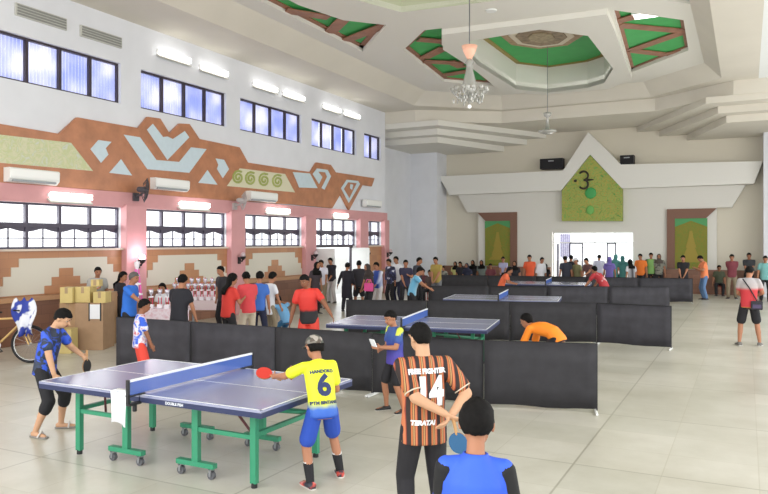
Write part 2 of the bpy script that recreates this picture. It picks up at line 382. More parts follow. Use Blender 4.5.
for nm, z0, z1, poly in (('ceiling_step_1', 6.9, 7.12, [(-14.5, 26.85), (-11.2, 26.85), (-8.2, 32.5), (-14.5, 32.5)]),
                     ('ceiling_step_2', 6.65, 6.9, [(-14.5, 27.6), (-11.55, 27.6), (-9.1, 32.5), (-14.5, 32.5)]),
                     ('ceiling_step_3', 6.4, 6.65, [(-14.5, 28.2), (-11.8, 28.2), (-10.2, 32.5), (-14.5, 32.5)])):
    struct(nm, MB().prism(poly, z0, z1, XY), CEILW); struct(nm, MB().prism(mir(poly), z0, z1, XY), CEIL)
OCT = [(-7.1, 19.3), (-5.0, 19.1), (-3.95, 20.3), (-3.95, 24.5), (-4.6, 26.6), (-5.3, 27.15), (-6.84, 27.35), (-7.75, 26.2), (-7.8, 22), (-7.5, 20)]
PL = [(-9.42, 19.8), (-8.01, 18.2), (-7.5, 18.25), (-8.15, 19.8), (-8.15, 22.1), (-8.55, 25.9), (-9.95, 24.4)]
PR = [(-1.6, 23.8), (-1.5, 20.5), (-3.03, 18.8), (-3.58, 26.0)]
PNL = [(-10.63, 19.4), (-8.75, 17.3), (-9.57, 16.4), (-9.95, 14.85), (-10.0, 9), (-10.6, 9)]
PNR = [(-1.95, 18.4), (-.95, 19.5), (-1.3, 17), (-1.3, 9), (-1.95, 9)]
CEN = [(-7.91, 16.5), (-8.47, 15.2), (-8.47, 8), (-3.8, 8), (-3.8, 15.6), (-5.0, 16.8)]
plate(PP, [OCT, PL, PR, PNL, PNR, CEN], 8.05, 8.2, CEILW, 'ceiling_web')
plate(OCT, [], 8.9, 8.95, GREEN, 'ceiling_green_octagon')
def rise(poly, z0, z1, m, name):
    n = len(poly); struct(name, MB().add([V((*p, z)) for z in (z0, z1) for p in poly], [(i, (i + 1) % n, n + (i + 1) % n, n + i) for i in range(n)]), m)
FRAME = [(-7.55, 18.35), (-3.15, 18.6), (-3.2, 20), (-3.62, 26.4), (-4.6, 27.7), (-7.0, 27.72), (-8.35, 26.4), (-8.1, 22.1), (-8.1, 19.8)]
plate(FRAME, [OCT], 7.9, 8.05, CEILW, 'ceiling_frame')
rise(OCT, 7.9, 8.9, CEILW, 'ceiling_octagon_side'); rise(CEN, 8.05, 9.6, mat('ceiling_greenish', 'c6cab0', .8), 'ceiling_centre_side')
plate(CEN, [], 9.6, 9.7, mat('ceiling_greenish', 'c6cab0', .8), 'ceiling_centre_top')
for i, p in enumerate((PL, PR, PNL)): plate(p, [], 8.19, 8.25, GREEN, 'ceiling_green_panel_%d' % (i + 1))
plate(PNR, [], 8.19, 8.25, mat('ceiling_dark_panel', '77756a', .8), 'ceiling_panel_dark')
def strip(mb, a, b, w, z, t=.03):
    a, b = V(a), V(b); d = (b - a).normalized(); n = V((-d.y, d.x)) * w / 2
    mb.prism([tuple(a + n), tuple(b + n), tuple(b - n), tuple(a - n)], z - t, z, XY)
def inset_strips(mb, poly, w, z):
    c = sum((V(p) for p in poly), V((0, 0))) / len(poly)
    for i in range(len(poly)):
        a, b = V(poly[i]), V(poly[(i + 1) % len(poly)]); d = (b - a).normalized(); n = V((-d.y, d.x))
        if n.dot(c - a) < 0: n = -n
        strip(mb, a + n * w / 2, b + n * w / 2, w, z)
bb = MB(); inset_strips(bb, OCT, .16, 8.9); struct('ceiling_octagon_border', bb, mat('octagon_border', '9a8a4a', .6))
bb = MB()
for p in (PL, PNL): inset_strips(bb, p, .16, 8.19)
inset_strips(bb, PR, .1, 8.19)
zk = 0
def cl(px, py, z=8.17):
    a = ray(px); t = (z - CAM_H) * CAM_F / (HORIZON - py); return (a[0] * t, a[1] * t)
for a, b in ((cl(619, 25), cl(685, 31)), (cl(631, 50), cl(685, 31)), (cl(631, 50), cl(665, 54)), (cl(665, 54), cl(686, 50)), (cl(616, 21), cl(640, 14)),
             (cl(418, 38.5), cl(443, 40.6)), (cl(424, 57), cl(444, 47)), (cl(424, 60.4), cl(464, 62.5)), (cl(445, 74), cl(468, 70)), (cl(450, 60), cl(462, 66)),
             ((-10.6, 18.3), (-8.9, 17.5)), ((-10.6, 17.4), (-9.4, 16.3)), ((-10.6, 15.2), (-9.9, 16.2)), ((-10.6, 13.2), (-10, 14.4))):
    strip(bb, a, b, .36, 8.175 - .004 * zk, .03); zk += 1
struct('ceiling_band_pattern', bb, BROWN)
oc = V((-5.95, 22.95))
def ngon(c, rx, ry, n=8, ph=.39): return [(c[0] + rx * math.cos(ph + 2 * math.pi * k / n), c[1] + ry * math.sin(ph + 2 * math.pi * k / n)) for k in range(n)]
for i, (rx, ry, m, z) in enumerate(((1.3, 1.7, mat('ornament_tan', 'b09474', .6, noise=.2), 8.86), (1.02, 1.4, mat('ornament_cream', 'e2d6c2', .6), 8.83),
                                    (.8, 1.1, mat('ornament_umber', '96836c', .6, noise=.4, nscale=5), 8.8), (.42, .6, mat('ornament_gilt', 'a8977a', .6, noise=.3), 8.77))):
    struct('ceiling_rosette_%d' % (i + 1), MB().prism(ngon(oc, rx, ry), z, z + .04, XY), m)
for i, (x, y) in enumerate(((-5.8, 17.4), (-2.35, 19.9))):
    o = empty('downlight', (x, y, 8.05 if i == 0 else 8.19), 0, ('small round downlight glowing in the white ceiling web above the chandelier', 'white square ceiling light in the green panel at the right')[i], 'ceiling light')
    if i == 0:
        MB().lathe([(.13, -.03), (.15, 0), (.1, 0)], n=16).build('trim_ring', WHITE, o); MB().lathe([(.1, -.025), (.1, -.02)], n=16).build('lamp_glass', TUBE, o)
    else:
        MB().box(-.36, .36, -.25, .25, -.06, 0).build('housing', WHITE, o); MB().box(-.32, .32, -.21, .21, -.07, -.06).build('diffuser', TUBE, o)

# ------------------------------------------------------------------ left wall dressing
pk = MB()
pk.box(LW, LW + .1, -3, 26.8, 2.99, 3.36)
struct('trim_2', pk, PINK)
for a, b in [(4.7, 5.35)] + [(bays[i][1], bays[i + 1][0]) for i in range(5)] + [(26.4, 26.8)]:
    struct('trim_3', MB().box(LW, LW + .2, a, b, 0, 3.05), PINK, bevel=.01)
# terracotta wall field with stepped white shape
for bi, (a, b) in enumerate(bays):
    if bi == 4: continue
    tl = MB(); tl.box(LW, LW + .03, a, b, 1.0, 2.0)
    struct('wall_tile_field', tl, TAN)
    if b - a > 2:
        st = MB(); A, B = a + .55, b - .45
        for z0, z1, e in ((1.62, 1.8, 0), (1.43, 1.62, .18), (1.24, 1.43, .36), (1.03, 1.24, .5)):
            st.box(LW + .03, LW + .045, max(a + .05, A - e), min(b - .02, B + e), z0, z1)
        struct('wall_stepped_field', st, mat('stepped_cream', 'd5d0c2', .55))
        ct = MB(); m_ = (a + b) / 2 + .05
        for z0, z1, e in ((1.38, 1.57, .18), (1.2, 1.38, .37), (1.03, 1.2, .55)): ct.box(LW + .045, LW + .06, m_ - e, m_ + e, z0, z1)
        struct('wall_stepped_motif', ct, TAN)
    struct('baseboard_left', MB().box(LW, LW + .14, a, b, 0, .9), DADO); struct('trim_4', MB().box(LW, LW + .2, a, b, .9, 1.0), mat('dado_cap', 'b98d68', .5))
    struct('trim_5', MB().box(LW - .02, LW + .1, a, b, 1.955, 2.0), mat('sill_cream', 'd9c8b8', .5))
struct('baseboard_back', MB().box(-13.1, door_x[0] - .05, 32.0, 32.15, 0, 1.0).box(door_x[1] + .05, .58, 32.0, 32.15, 0, 1.0), DADO)

# windows
wn = 0
for bi, (a, b) in enumerate(bays):
    n = 4 if b - a > 2 else 2
    pw = (b - a) / n
    for lvl in (0, 1):
        z0, z1 = ((2.0, 2.99), (5.52, 6.5))[lvl]; wn += 1
        win = empty('window_%d' % wn, (LW - .12, a, z0)); win['kind'] = 'structure'
        h = z1 - z0; fr = MB(); t = .045
        fr.box(-.04, .04, 0, b - a, 0, t); fr.box(-.04, .04, 0, b - a, h - t, h)
        for k in range(n + 1):
            y = k * pw; fr.box(-.04, .04, max(0, y - .035), min(b - a, y + .035), t, h - t)
        if lvl == 0: fr.box(-.045, .045, 0, b - a, .47, .56)
        fr.build('window_frame', (NAVYF, DARKF)[lvl], win)
        gl = MB().box(-.005, .005, .03, b - a - .03, .03, h - .03).build('window_pane', GLASS, win)
        if lvl == 0:
            gr = MB(); vl = MB()
            for k in range(n):
                y = k * pw; gr.box(-.015, .015, y + pw / 2 - .012, y + pw / 2 + .012, .04, .47); gr.box(-.015, .015, y + .03, y + pw - .03, .22, .242)
                pts = [(y + .03, .47)] + [(y + .03 + (pw - .06) * i / 10, .44 - .07 * abs(math.cos(math.pi * i / 10)) ** 1.5) for i in range(11)] + [(y + pw - .03, .47)]
                vl.prism(pts, -.012, .012, lambda u, v, w_: V((w_, u, v)))
            gr.build('glazing_bar', NAVYF, win); vl.build('arched_valance', NAVYF, win)
        else:
            bl = MB()
            for k in range(n):
                y = k * pw + .045
                while y < (k + 1) * pw - .06:
                    bl.box(-.06, -.05, y, y + .075, .06, h - .04); y += .088
            bl.build('vertical_blind', BLIND, win)
for y0, z0, w_, h in ((27.6, 5.3, .9, 1.0), (27.4, 1.2, 1.0, 1.7)):
    wn += 1; win = empty('window_%d' % wn, (-14.6, y0, z0)); win['kind'] = 'structure'
    fr = MB(); fr.box(-.03, .04, 0, w_, 0, .06); fr.box(-.03, .04, 0, w_, h - .06, h); fr.box(-.03, .04, 0, .06, 0, h); fr.box(-.03, .04, w_ - .06, w_, 0, h)
    fr.build('window_frame', DARKF, win); MB().box(-.005, .005, .05, w_ - .05, .05, h - .05).build('window_pane', GLASS, win)
    MB().box(-.1, -.09, .05, w_ - .05, .05, h - .05).build('blind', BLIND, win)
# side door in the left wall
dr = empty('door_1', (LW - .1, 21.3, 0)); dr['kind'] = 'structure'
fr = MB(); fr.box(-.06, .06, 0, .07, 0, 2.0); fr.box(-.06, .06, 2.73, 2.8, 0, 2.0); fr.box(-.06, .06, 0, 2.8, 1.94, 2.0); fr.build('door_frame', DARKF, dr)
for s in (0, 1):
    y = .1 if s == 0 else 2.66
    lf = MB().box(.1, .85, y, y + .045, .02, 1.92); lf.box(.2, .75, y - .01, y + .055, .15, .8); lf.box(.2, .75, y - .01, y + .055, 1.0, 1.8)
    d_ = lf.build('door_leaf', WHITE, dr); MB().rc((.78, y - .05, 1.0), (.78, y + .1, 1.0), .015, .015).build('door_handle', CHROME, d_)
# rear doorway glazing
dr = empty('door_2', (d0, 32.45, 0)); dr['kind'] = 'structure'; W_ = d1 - d0
fr = MB()
fr.box(0, .05, -.05, .05, 0, 2.58); fr.box(W_ - .05, W_, -.05, .05, 0, 2.58); fr.box(0, W_, -.05, .05, 2.53, 2.58); fr.box(0, W_, -.03, .03, 2.08, 2.13)
for px in (571, 595, 615): x = onback(px, 0, 32.45)[0] - d0; fr.box(x - .02, x + .02, -.03, .03, 2.1, 2.56)
fr.build('door_frame', WHITE, dr)
df = MB()
for x0, x1 in ((.72, 1.32), (2.35, 2.75)):
    df.box(x0, x0 + .05, -.03, .03, 0, 2.1); df.box(x1 - .05, x1, -.03, .03, 0, 2.1); df.box(x0, x1, -.03, .03, 2.05, 2.1)
df.box(.16, .24, -.03, .03, .2, 2.05)
df.build('door_leaf', NAVYF, dr)
cu = MB()
for k in range(5): cu.box(.28 + k * .09, .35 + k * .09, .1, .12, 1.45 - .05 * (k % 2), 2.5)
cu.build('hanging_curtain', ramp_mat('curtain_purple', [(0, 'e8e4f0'), (.5, '8f88c0'), (1, 'f0eef6')], 'noise', 9), dr)

# terracotta relief with pale inlays on the left wall
rel = empty('wall_relief', (LW, 9, 3.4), 0, 'large terracotta angular ornament with pale blue inlays on the left wall above the pink band', 'wall ornament')
O = V((LW, 9, 3.4))
def lw(P, dx=0):
    return [(y - 9, z - 3.4) for y, z in (onleft(px, py, LW + dx) for px, py in P)]
out = [(-60, 112), (0, 124.5), (57, 134), (75, 117.5), (100, 122), (136.4, 128.2), (145.5, 117), (158, 118.7), (167.4, 133.7), (177.4, 123.7), (187.4, 124.2), (197.4, 139.1), (237.5, 147.4), (246, 162.7),
       (300, 171), (309, 172), (314.8, 162.5), (329, 164.9), (334, 172.4), (372.9, 178.3), (370, 186.5), (360.8, 185.1), (347.4, 210.2), (338.9, 193.9), (330.4, 208.3), (290, 204.5), (200, 198.8), (100, 190.5), (0, 183.4), (-60, 178)]
fnr = lambda u, v, w_: V((w_, u, v))
MB().prism(lw(out), 0, .09, fnr).build('relief_body', ORNB, rel, bevel=.012)
inl = [[(98.3, 140), (111.4, 141.9), (105.6, 148.2), (108.3, 154.6), (101, 162.8), (90.5, 149.1)], [(121, 159.2), (109.2, 172.8), (132, 175.5)],
       [(123.7, 134.6), (140, 137.3), (156.4, 160), (179.2, 161.9), (191, 147.3), (206.5, 149.1), (189.2, 172.8), (147.3, 169.2)],
       [(152.8, 123.7), (163, 137), (167.4, 136.5), (172.8, 139), (184.7, 131), (189.2, 137.3), (167.4, 160), (147, 129.7)],
       [(207.4, 170), (198.3, 182.8), (217.4, 184.7)], [(215.6, 158.4), (224, 159.8), (229, 169), (222.7, 178.2), (217, 169), (218.4, 164.8)],
       [(292.8, 172), (309.8, 173.4), (317.6, 188.2), (299.2, 187.5)],
       [(312.6, 174), (316.9, 168.4), (327.5, 169.8), (331, 176.2), (324.5, 189.7), (321.5, 188), (327, 176.8), (325, 172.3), (318.2, 171.6), (322.3, 177), (319, 184)],
       [(346.7, 179.7), (358, 180.9), (360, 184), (348.8, 203), (341, 188.2)]]
for p in inl: MB().prism(lw(p, .095), .088, .1, fnr).build('inlay', INLAY, rel)
MB().prism(lw([(348, 182.3), (356.5, 183.2), (349.3, 198), (344, 189)], .1), .1, .11, fnr).build('inlay_core', ORNB, rel)
MB().prism(lw([(350.5, 184), (353, 184.8), (352, 190), (349.8, 188)], .11), .11, .118, fnr).build('inlay', INLAY, rel)
MB().prism(lw([(0, 134.6), (71, 142.8), (92.9, 171), (0, 162.8), (-40, 160), (-40, 130)], .095), .088, .1, fnr).build('batik_inlay', BATIK, rel)
MB().prism(lw([(239.7, 168.3), (285, 174), (294.9, 192.4), (226.9, 186)], .095), .088, .1, fnr).build('batik_inlay', mat('batik_cream', 'd8d4b8', .6), rel)
for cx in (238, 250.5, 264, 277.5):
    pts = []
    for i in range(22):
        t = i * .55; r = 1.2 + 6 * i / 22; pts.append((cx + r * math.cos(t) * .85, 179.5 + (cx - 258) * .1 + r * math.sin(t)))
    ww = lw(pts, .1); MB().path([V((.105, y, z)) for y, z in ww], .035, 5).build('spiral_motif', mat('batik_olive', 'a4ad62', .6), rel)

# wall lamps, sconces, air conditioners, fans
def lwp(px, py, dx): y, z = onleft(px, py, LW + dx); return V((LW + dx, y, z))
def wall_lamp(pa, pb, h, label, lit, group, dx=.1, xw=LW):
    a, b = lwp(*pa, dx), lwp(*pb, dx); L = (b.y - a.y) * .88
    o = empty('wall_lamp', (xw, (a.y + b.y) / 2, (a.z + b.z) / 2), 0, label, 'lamp', group)
    MB().box(0, .06, -L / 2, L / 2, -.03, h * .6).build('housing', WHITE, o)
    MB().prism([(.0, -.1), (.12, -.16), (.12, -.13), (0, -.05)], -L / 2, L / 2, lambda u, v, w_: V((u, w_, v))).build('reflector', mat('lamp_reflector', 'b8b6b0', .5), o)
    for k in ((0, 1) if lit else (0,)):
        MB().rc((.1, -L / 2 + .03, -.03 + k * .07), (.1, L / 2 - .03, -.03 + k * .07), .035, .035, 8).build('tube', TUBE if lit else WHITE, o)
    return o
ups = [((157, 50), (193, 62)), ((200, 65), (230, 75.5)), ((253, 82), (279, 91)), ((283, 92), (306, 99.5)), ((323, 105), (342, 111.5)), ((344, 112), (361, 117.5))]
for i, (a, b) in enumerate(ups):
    wall_lamp(a, b, .1, 'lit fluorescent lamp above the %s upper window, the %s of its pair' % (('second', 'third', 'fourth')[i // 2], ('nearer', 'farther')[i % 2]), True, 'lit lamps above the upper windows')
def grille(pa, pb, label):  # fluorescent fixture switched off, behind grey louvres
    a, b = lwp(*pa, .05), lwp(*pb, .05); L = b.y - a.y
    o = empty('unlit_wall_lamp', (LW, (a.y + b.y) / 2, (a.z + b.z) / 2 - .05), 0, label, 'unlit_lamp', 'unlit louvred fixtures above the first window')
    MB().box(0, .05, -L / 2, L / 2, -.13, .13).build('frame', mat('unlit_lamp_frame', 'c4c4bd', .5), o)
    s_ = MB()
    for k in range(4): s_.box(.05, .07, -L / 2 + .03, L / 2 - .03, -.11 + k * .06, -.075 + k * .06)
    s_.build('slats', mat('unlit_lamp_louvre', '8f908c', .5), o)
grille((16, 6), (67, 22.5), 'unlit grey louvred fixture high on the left wall, nearest the frame edge')
grille((81, 28), (122, 41), 'unlit grey louvred fixture high on the left wall beside the first lit lamp')
for i, (a, b) in enumerate([((44, 195.5), (92, 198)), ((175, 204), (209, 206)), ((263, 210), (289, 211.5)), ((331, 215), (347, 216))]):
    o = wall_lamp(a, b, .08, 'warm fluorescent lamp on the pink band over the %s lower window' % ('first', 'second', 'third', 'fourth')[i], True, 'lamps on the pink band')
    o.location.x = LW + .1; o.location.z -= 0
def aircon(px0, px1, py, label, dz=.15):
    a, b = lwp(px0, py, .3), lwp(px1, py, .3); L = b.y - a.y; o = empty('air_conditioner', (LW + .09, a.y, a.z), 0, label, 'air conditioner', 'split air conditioners on the left wall')
    MB().prism([(0, -.15), (.12, -.15), (.21, -.07), (.22, .12), (.18, .15), (0, .15)], 0, L, lambda u, v, w_: V((u, w_, v))).build('casing', WHITE, o, bevel=.012)
    MB().box(.12, .2, .08, L - .08, -.135, -.09).build('air_outlet', mat('outlet_grey', '9aa0a4', .5), o)
    MB().box(.2, .225, .03, L - .03, -.03, .12).build('front_panel', mat('ac_panel', 'f3f4f2', .35), o)
aircon(10, 60, 174, 'white split air conditioner over the pale batik inlay, nearest on the left wall')
aircon(156, 190, 183, 'white split air conditioner beside the dark wall fan')
aircon(251, 278, 195.5, 'white split air conditioner under the cream spiral panel')
aircon(367, 382, 203, 'small white air conditioner right of the terracotta ornament')
def wall_fan(px, py, label, m, r=.28, yaw=0):
    p = lwp(px, py, .1); o = empty('wall_fan', p, 0, label, 'fan'); hub = V((.34, -.02, .06))
    ax = V((.66, .75, -.12)).normalized()
    MB().box(0, .06, -.08, .08, -.2, .0).build('bracket', m, o); MB().path([(.03, 0, -.08), (.2, 0, -.05), (.3, .03, .05)], .03).build('arm', m, o)
    MB().rc(hub - ax * .12, hub, .07, .08).build('motor', m, o)
    cg = MB()
    for k, R in enumerate((1, .72, .4)): cg.torus(hub + ax * (.03 + .03 * k), ax, r * R, .008, 24, 4)
    a = ax.orthogonal().normalized(); b = ax.cross(a)
    for k in range(16):
        t = 2 * math.pi * k / 16; d_ = a * math.cos(t) + b * math.sin(t); cg.path([hub + ax * .1, hub + ax * .08 + d_ * r * .6, hub + ax * .03 + d_ * r, hub - ax * .05 + d_ * r * .5], .005, 4)
    cg.build('guard', m, o)
    for k in range(4):
        t = 2 * math.pi * k / 4; d_ = (a * math.cos(t) + b * math.sin(t)); e_ = ax.cross(d_); P0 = hub + ax * .02
        MB().add([P0 + d_ * .05 - e_ * .03, P0 + d_ * r * .85 - e_ * .1, P0 + d_ * r * .9 + e_ * .06 + ax * .03, P0 + d_ * .05 + e_ * .03 + ax * .01,
                  P0 + d_ * .05 - e_ * .03 + ax * .01, P0 + d_ * r * .85 - e_ * .1 + ax * .01, P0 + d_ * r * .9 + e_ * .06 + ax * .04, P0 + d_ * .05 + e_ * .03 + ax * .02],
                 [(0, 1, 2, 3), (7, 6, 5, 4), (0, 4, 5, 1), (1, 5, 6, 2), (2, 6, 7, 3), (3, 7, 4, 0)]).build('blade', m, o)
wall_fan(135, 193, 'dark grey wall fan on the pink pillar beside the second air conditioner', mat('fan_dark', '4d4a50', .5), .3)
wall_fan(234, 203, 'pale wall fan on the second pink pillar under the cream spiral panel', mat('fan_pale', 'b9b4b4', .5), .27)
pill = [12.9, 16.83, 20.8, 24.65, 26.6]
for i, y in enumerate(pill):
    o = empty('wall_sconce', (LW + .2, y, 1.62), 0, 'black wall sconce %s' % ('glowing on the first pink pillar, above the tall trophy', 'on the second pink pillar, unlit', 'on the pink pillar left of the side door', 'on the pink pillar right of the side door', 'on the last pink pillar at the corner')[i], 'lamp')
    MB().box(0, .04, -.05, .05, -.12, .08).build('back_plate', BLACK, o); MB().path([(.03, 0, 0), (.12, 0, -.05), (.16, 0, .02)], .018).build('arm', BLACK, o)
    MB().lathe([(.03, 0), (.07, .04), (.09, .1), (.085, .1), (.05, .03)], (.16, 0, .0)).build('bowl', BLACK, o)
    MB().ell((.16, 0, .14), .07, .07, .09).build('bulb', mat('sconce_glow', 'ffd9ee', .4, emit=8) if i == 0 else mat('sconce_glass', 'c9b6bb', .3), o, smooth=True)
    if i == 0:
        l = bpy.data.lights.new('sconce_light', 'POINT'); l.energy = 9; l.color = (1, .78, .9); l.shadow_soft_size = .1
        lo = bpy.data.objects.new('sconce_light', l); C.objects.link(lo); lo.parent = o; lo.location = (.32, 0, .3)

# ------------------------------------------------------------------ rear wall dressing
BY = 32.15
gp = empty('gable_panel', (-6.2, 31.85, 3), 0, 'ochre and green house-shaped batik panel under the white gable', 'wall panel')
gpol = [onback(px, py, 31.8) for px, py in ((561.5, 221), (622, 221), (622, 188.5), (590, 155), (561.5, 190.5))]
MB().prism([(x + 6.2, z - 3) for x, z in gpol], -.28, .0, lambda u, v, w_: V((u, -w_, v))).build('batik_field', BATIK2, gp)
em = MB()
pc = onback(583.5, 180, 31.8); c0 = V((pc[0] + 6.2, -.03, pc[1] - 3))
for s in (1, -1):
    pts = [c0 + V((.24 * math.cos(t) * .8, 0, s * .19 + .19 * math.sin(t) * 1)) for t in [(-1.4 + i * .35) * s if s > 0 else (-1.4 + i * .35) * -1 for i in range(12)]]
    for k, (a, b) in enumerate(zip(pts, pts[1:])): em.rc(a, b, .045, .045, 6, 0, 1)
em.rc(c0 + V((.1, 0, 0)), c0 + V((.42, 0, 0)), .07, .02, 6); MB().ell(c0 + V((-.36, 0, -.02)), .07, .03, .06).build('emblem_dot', mat('emblem_dark', '2d2a20', .5), gp)
em.build('curl_emblem', mat('emblem_dark', '2d2a20', .5), gp)
pc = onback(590.5, 193, 31.8); MB().ell((pc[0] + 6.2, -.02, pc[1] - 3), .25, .04, .25).build('green_disc', mat('emblem_green', '3fa055', .5), gp, smooth=True)
pc = onback(590, 210, 31.8); MB().ell((pc[0] + 6.2, -.02, pc[1] - 3), .18, .03, .2).build('green_disc', mat('emblem_green2', '6fae55', .5), gp, smooth=True)
for s in (0, 1):
    f = (lambda P: P) if s == 0 else (lambda P: [(-12.45 - x, z) for x, z in P])
    o = empty('wall_hanging', (-10.6 if s == 0 else -1.85, BY, 0), 0, 'tall green and ochre batik hanging in a brown frame, %s of the rear doorway' % ('left', 'right')[s], 'wall hanging')
    ox = o.location.x
    xs = [onback(px, 0, 32.1)[0] for px in (478, 485, 510.5, 517)]; ztop = 3.52; zb = 3.12
    fp = [(xs[0] - .0, ztop), (xs[3], ztop), (xs[3], .02 + 1.0), (xs[2], 1.02), (xs[2], zb), (xs[1] + .05, zb)]
    MB().prism([(x - ox, z) for x, z in f(fp)], 0, .12, lambda u, v, w_: V((u, -w_, v))).build('frame', mat('frame_brown', '7d5a4a', .6), o)
    MB().prism([(x - ox, z) for x, z in f([(xs[1], 1.02), (xs[2], 1.02), (xs[2], zb), (xs[1], zb)])], 0, .06, lambda u, v, w_: V((u, -w_, v))).build('batik_cloth', BATIK3, o)
    tp = [(xs[1], zb), (xs[2], zb), (xs[2], zb - .35), ((xs[1] + xs[2]) / 2, zb - .1), (xs[1], zb - .35)]
    MB().prism([(x - ox, z) for x, z in f(tp)], .06, .075, lambda u, v, w_: V((u, -w_, v))).build('teal_top', mat('teal_green', '4f9a5e', .6), o)
    cx = (xs[1] + xs[2]) / 2; tr = MB()
    for z0, z1, e in ((1.3, 1.5, .45), (1.5, 1.9, .3), (1.9, 2.3, .2), (2.3, 2.6, .1)): tr.prism([(x - ox, z) for x, z in f([(cx - e, z0), (cx + e, z0), (cx + e * .5, z1), (cx - e * .5, z1)])], .06, .072, lambda u, v, w_: V((u, -w_, v)))
    tr.build('motif', mat('ochre_motif', '9c8a34', .6), o)
for (a, b, z0, z1), lb in (((540, 563, 159, 168.3), 'long black loudspeaker on the white beam left of the gable'), ((620, 634, 154.5, 164), 'square black loudspeaker on the white beam right of the gable')):
    x0, t0 = onback(a, z0, 31.9); x1, t1 = onback(b, z1, 31.9)
    o = empty('speaker', ((x0 + x1) / 2, 32.05, t1), 0, lb, 'loudspeaker'); w2 = (x1 - x0) / 2; hh = t0 - t1
    o.location.z = 5.42
    MB().box(-w2, w2, -.2, .2, 0, hh).build('cabinet', SPEAKER, o, bevel=.02); MB().box(-w2 + .03, w2 - .03, -.225, -.2, .03, hh - .03).build('grille', mat('grille_black', '1a191d', .8, bump=.5, nscale=60), o)
    MB().box(-.12, .12, -.23, -.225, hh * .7, hh * .8).build('badge', GREY, o)

# ------------------------------------------------------------------ chandeliers
def chandelier(px, py_bottom, Zc, label, big=True):
    a = ray(px); x, y = a[0] * Zc, a[1] * Zc; zb = CAM_H - (py_bottom - HORIZON) * Zc / CAM_F
    o = empty('chandelier', (x, y, zb), 0, label, 'chandelier'); k = Zc / CAM_F
    crys = mat('crystal', 'c9c9c4', .15, metal=.3, alpha=.75)
    if big:
        top = 8.05 - zb if y < 18.0 else 8.05 - zb
        MB().rc((0, 0, 62 * k), (0, 0, top), .015, .015, 6).build('rod', GREY, o)
        MB().lathe([(1 * k, 48 * k), (3 * k, 50 * k), (6 * k, 56 * k), (8 * k, 62 * k), (6.5 * k, 61 * k), (3 * k, 58 * k), (1 * k, 62 * k)]).build('lit_crown', mat('crown_glow', 'dca890', .4, emit=.45), o, smooth=True)
        MB().lathe([(2 * k, 49 * k), (4.5 * k, 46 * k), (3 * k, 42 * k), (4 * k, 36 * k), (6.5 * k, 26 * k), (8 * k, 20 * k), (5 * k, 14 * k), (3 * k, 8 * k), (1 * k, 4 * k)]).build('glass_body', crys, o, smooth=True)
        for i in range(12):
            t = i * math.pi / 6; c, s = math.cos(t), math.sin(t); R = 17 * k
            ar = MB().path([(c * 3 * k, s * 3 * k, 16 * k), (c * 8 * k, s * 8 * k, 10 * k), (c * 12 * k, s * 12 * k, 11 * k), (c * R, s * R, 16 * k)], .6 * k, 5).build('arm', crys, o)
            MB().lathe([(.5 * k, 0), (2 * k, 1 * k), (2.6 * k, 3 * k), (2.2 * k, 4 * k)], (c * R, s * R, 16 * k), 8).build('lamp_cup', crys, ar)
        for i in range(40):
            t = i * 2.4; r = (4 + 12 * random.random()) * k
            if i < 40: MB().ell((math.cos(t) * r, math.sin(t) * r, (6 + 9 * random.random()) * k), 1.1 * k, 1.1 * k, 2.6 * k, None, 5, 4).build('crystal_drop', crys, o)
        MB().ell((0, 0, 1.5 * k), 2 * k, 2 * k, 2 * k).build('bottom_ball', mat('ball_glow', 'f0f0ee', .2, emit=.5), o, smooth=True)
    else:
        MB().rc((0, 0, 18 * k), (0, 0, 8.05 - zb if y < 19 or y > 27.7 else 8.9 - zb), .012, .012, 6).build('rod', GREY, o)
        MB().lathe([(.5 * k, 22 * k), (4 * k, 21 * k), (3.5 * k, 18 * k), (1 * k, 16 * k), (1.5 * k, 10 * k), (2.5 * k, 5 * k), (9 * k, 3.2 * k), (9.3 * k, 2 * k), (4 * k, 0)], n=20).build('dish', crys, o, smooth=True)
chandelier(469.5, 108, 16.9, 'large crystal chandelier with a glowing crown hanging on a long rod')
chandelier(547.5, 134, 24.5, 'small pale dish-shaped hanging light on a thin rod before the rear wall', False)

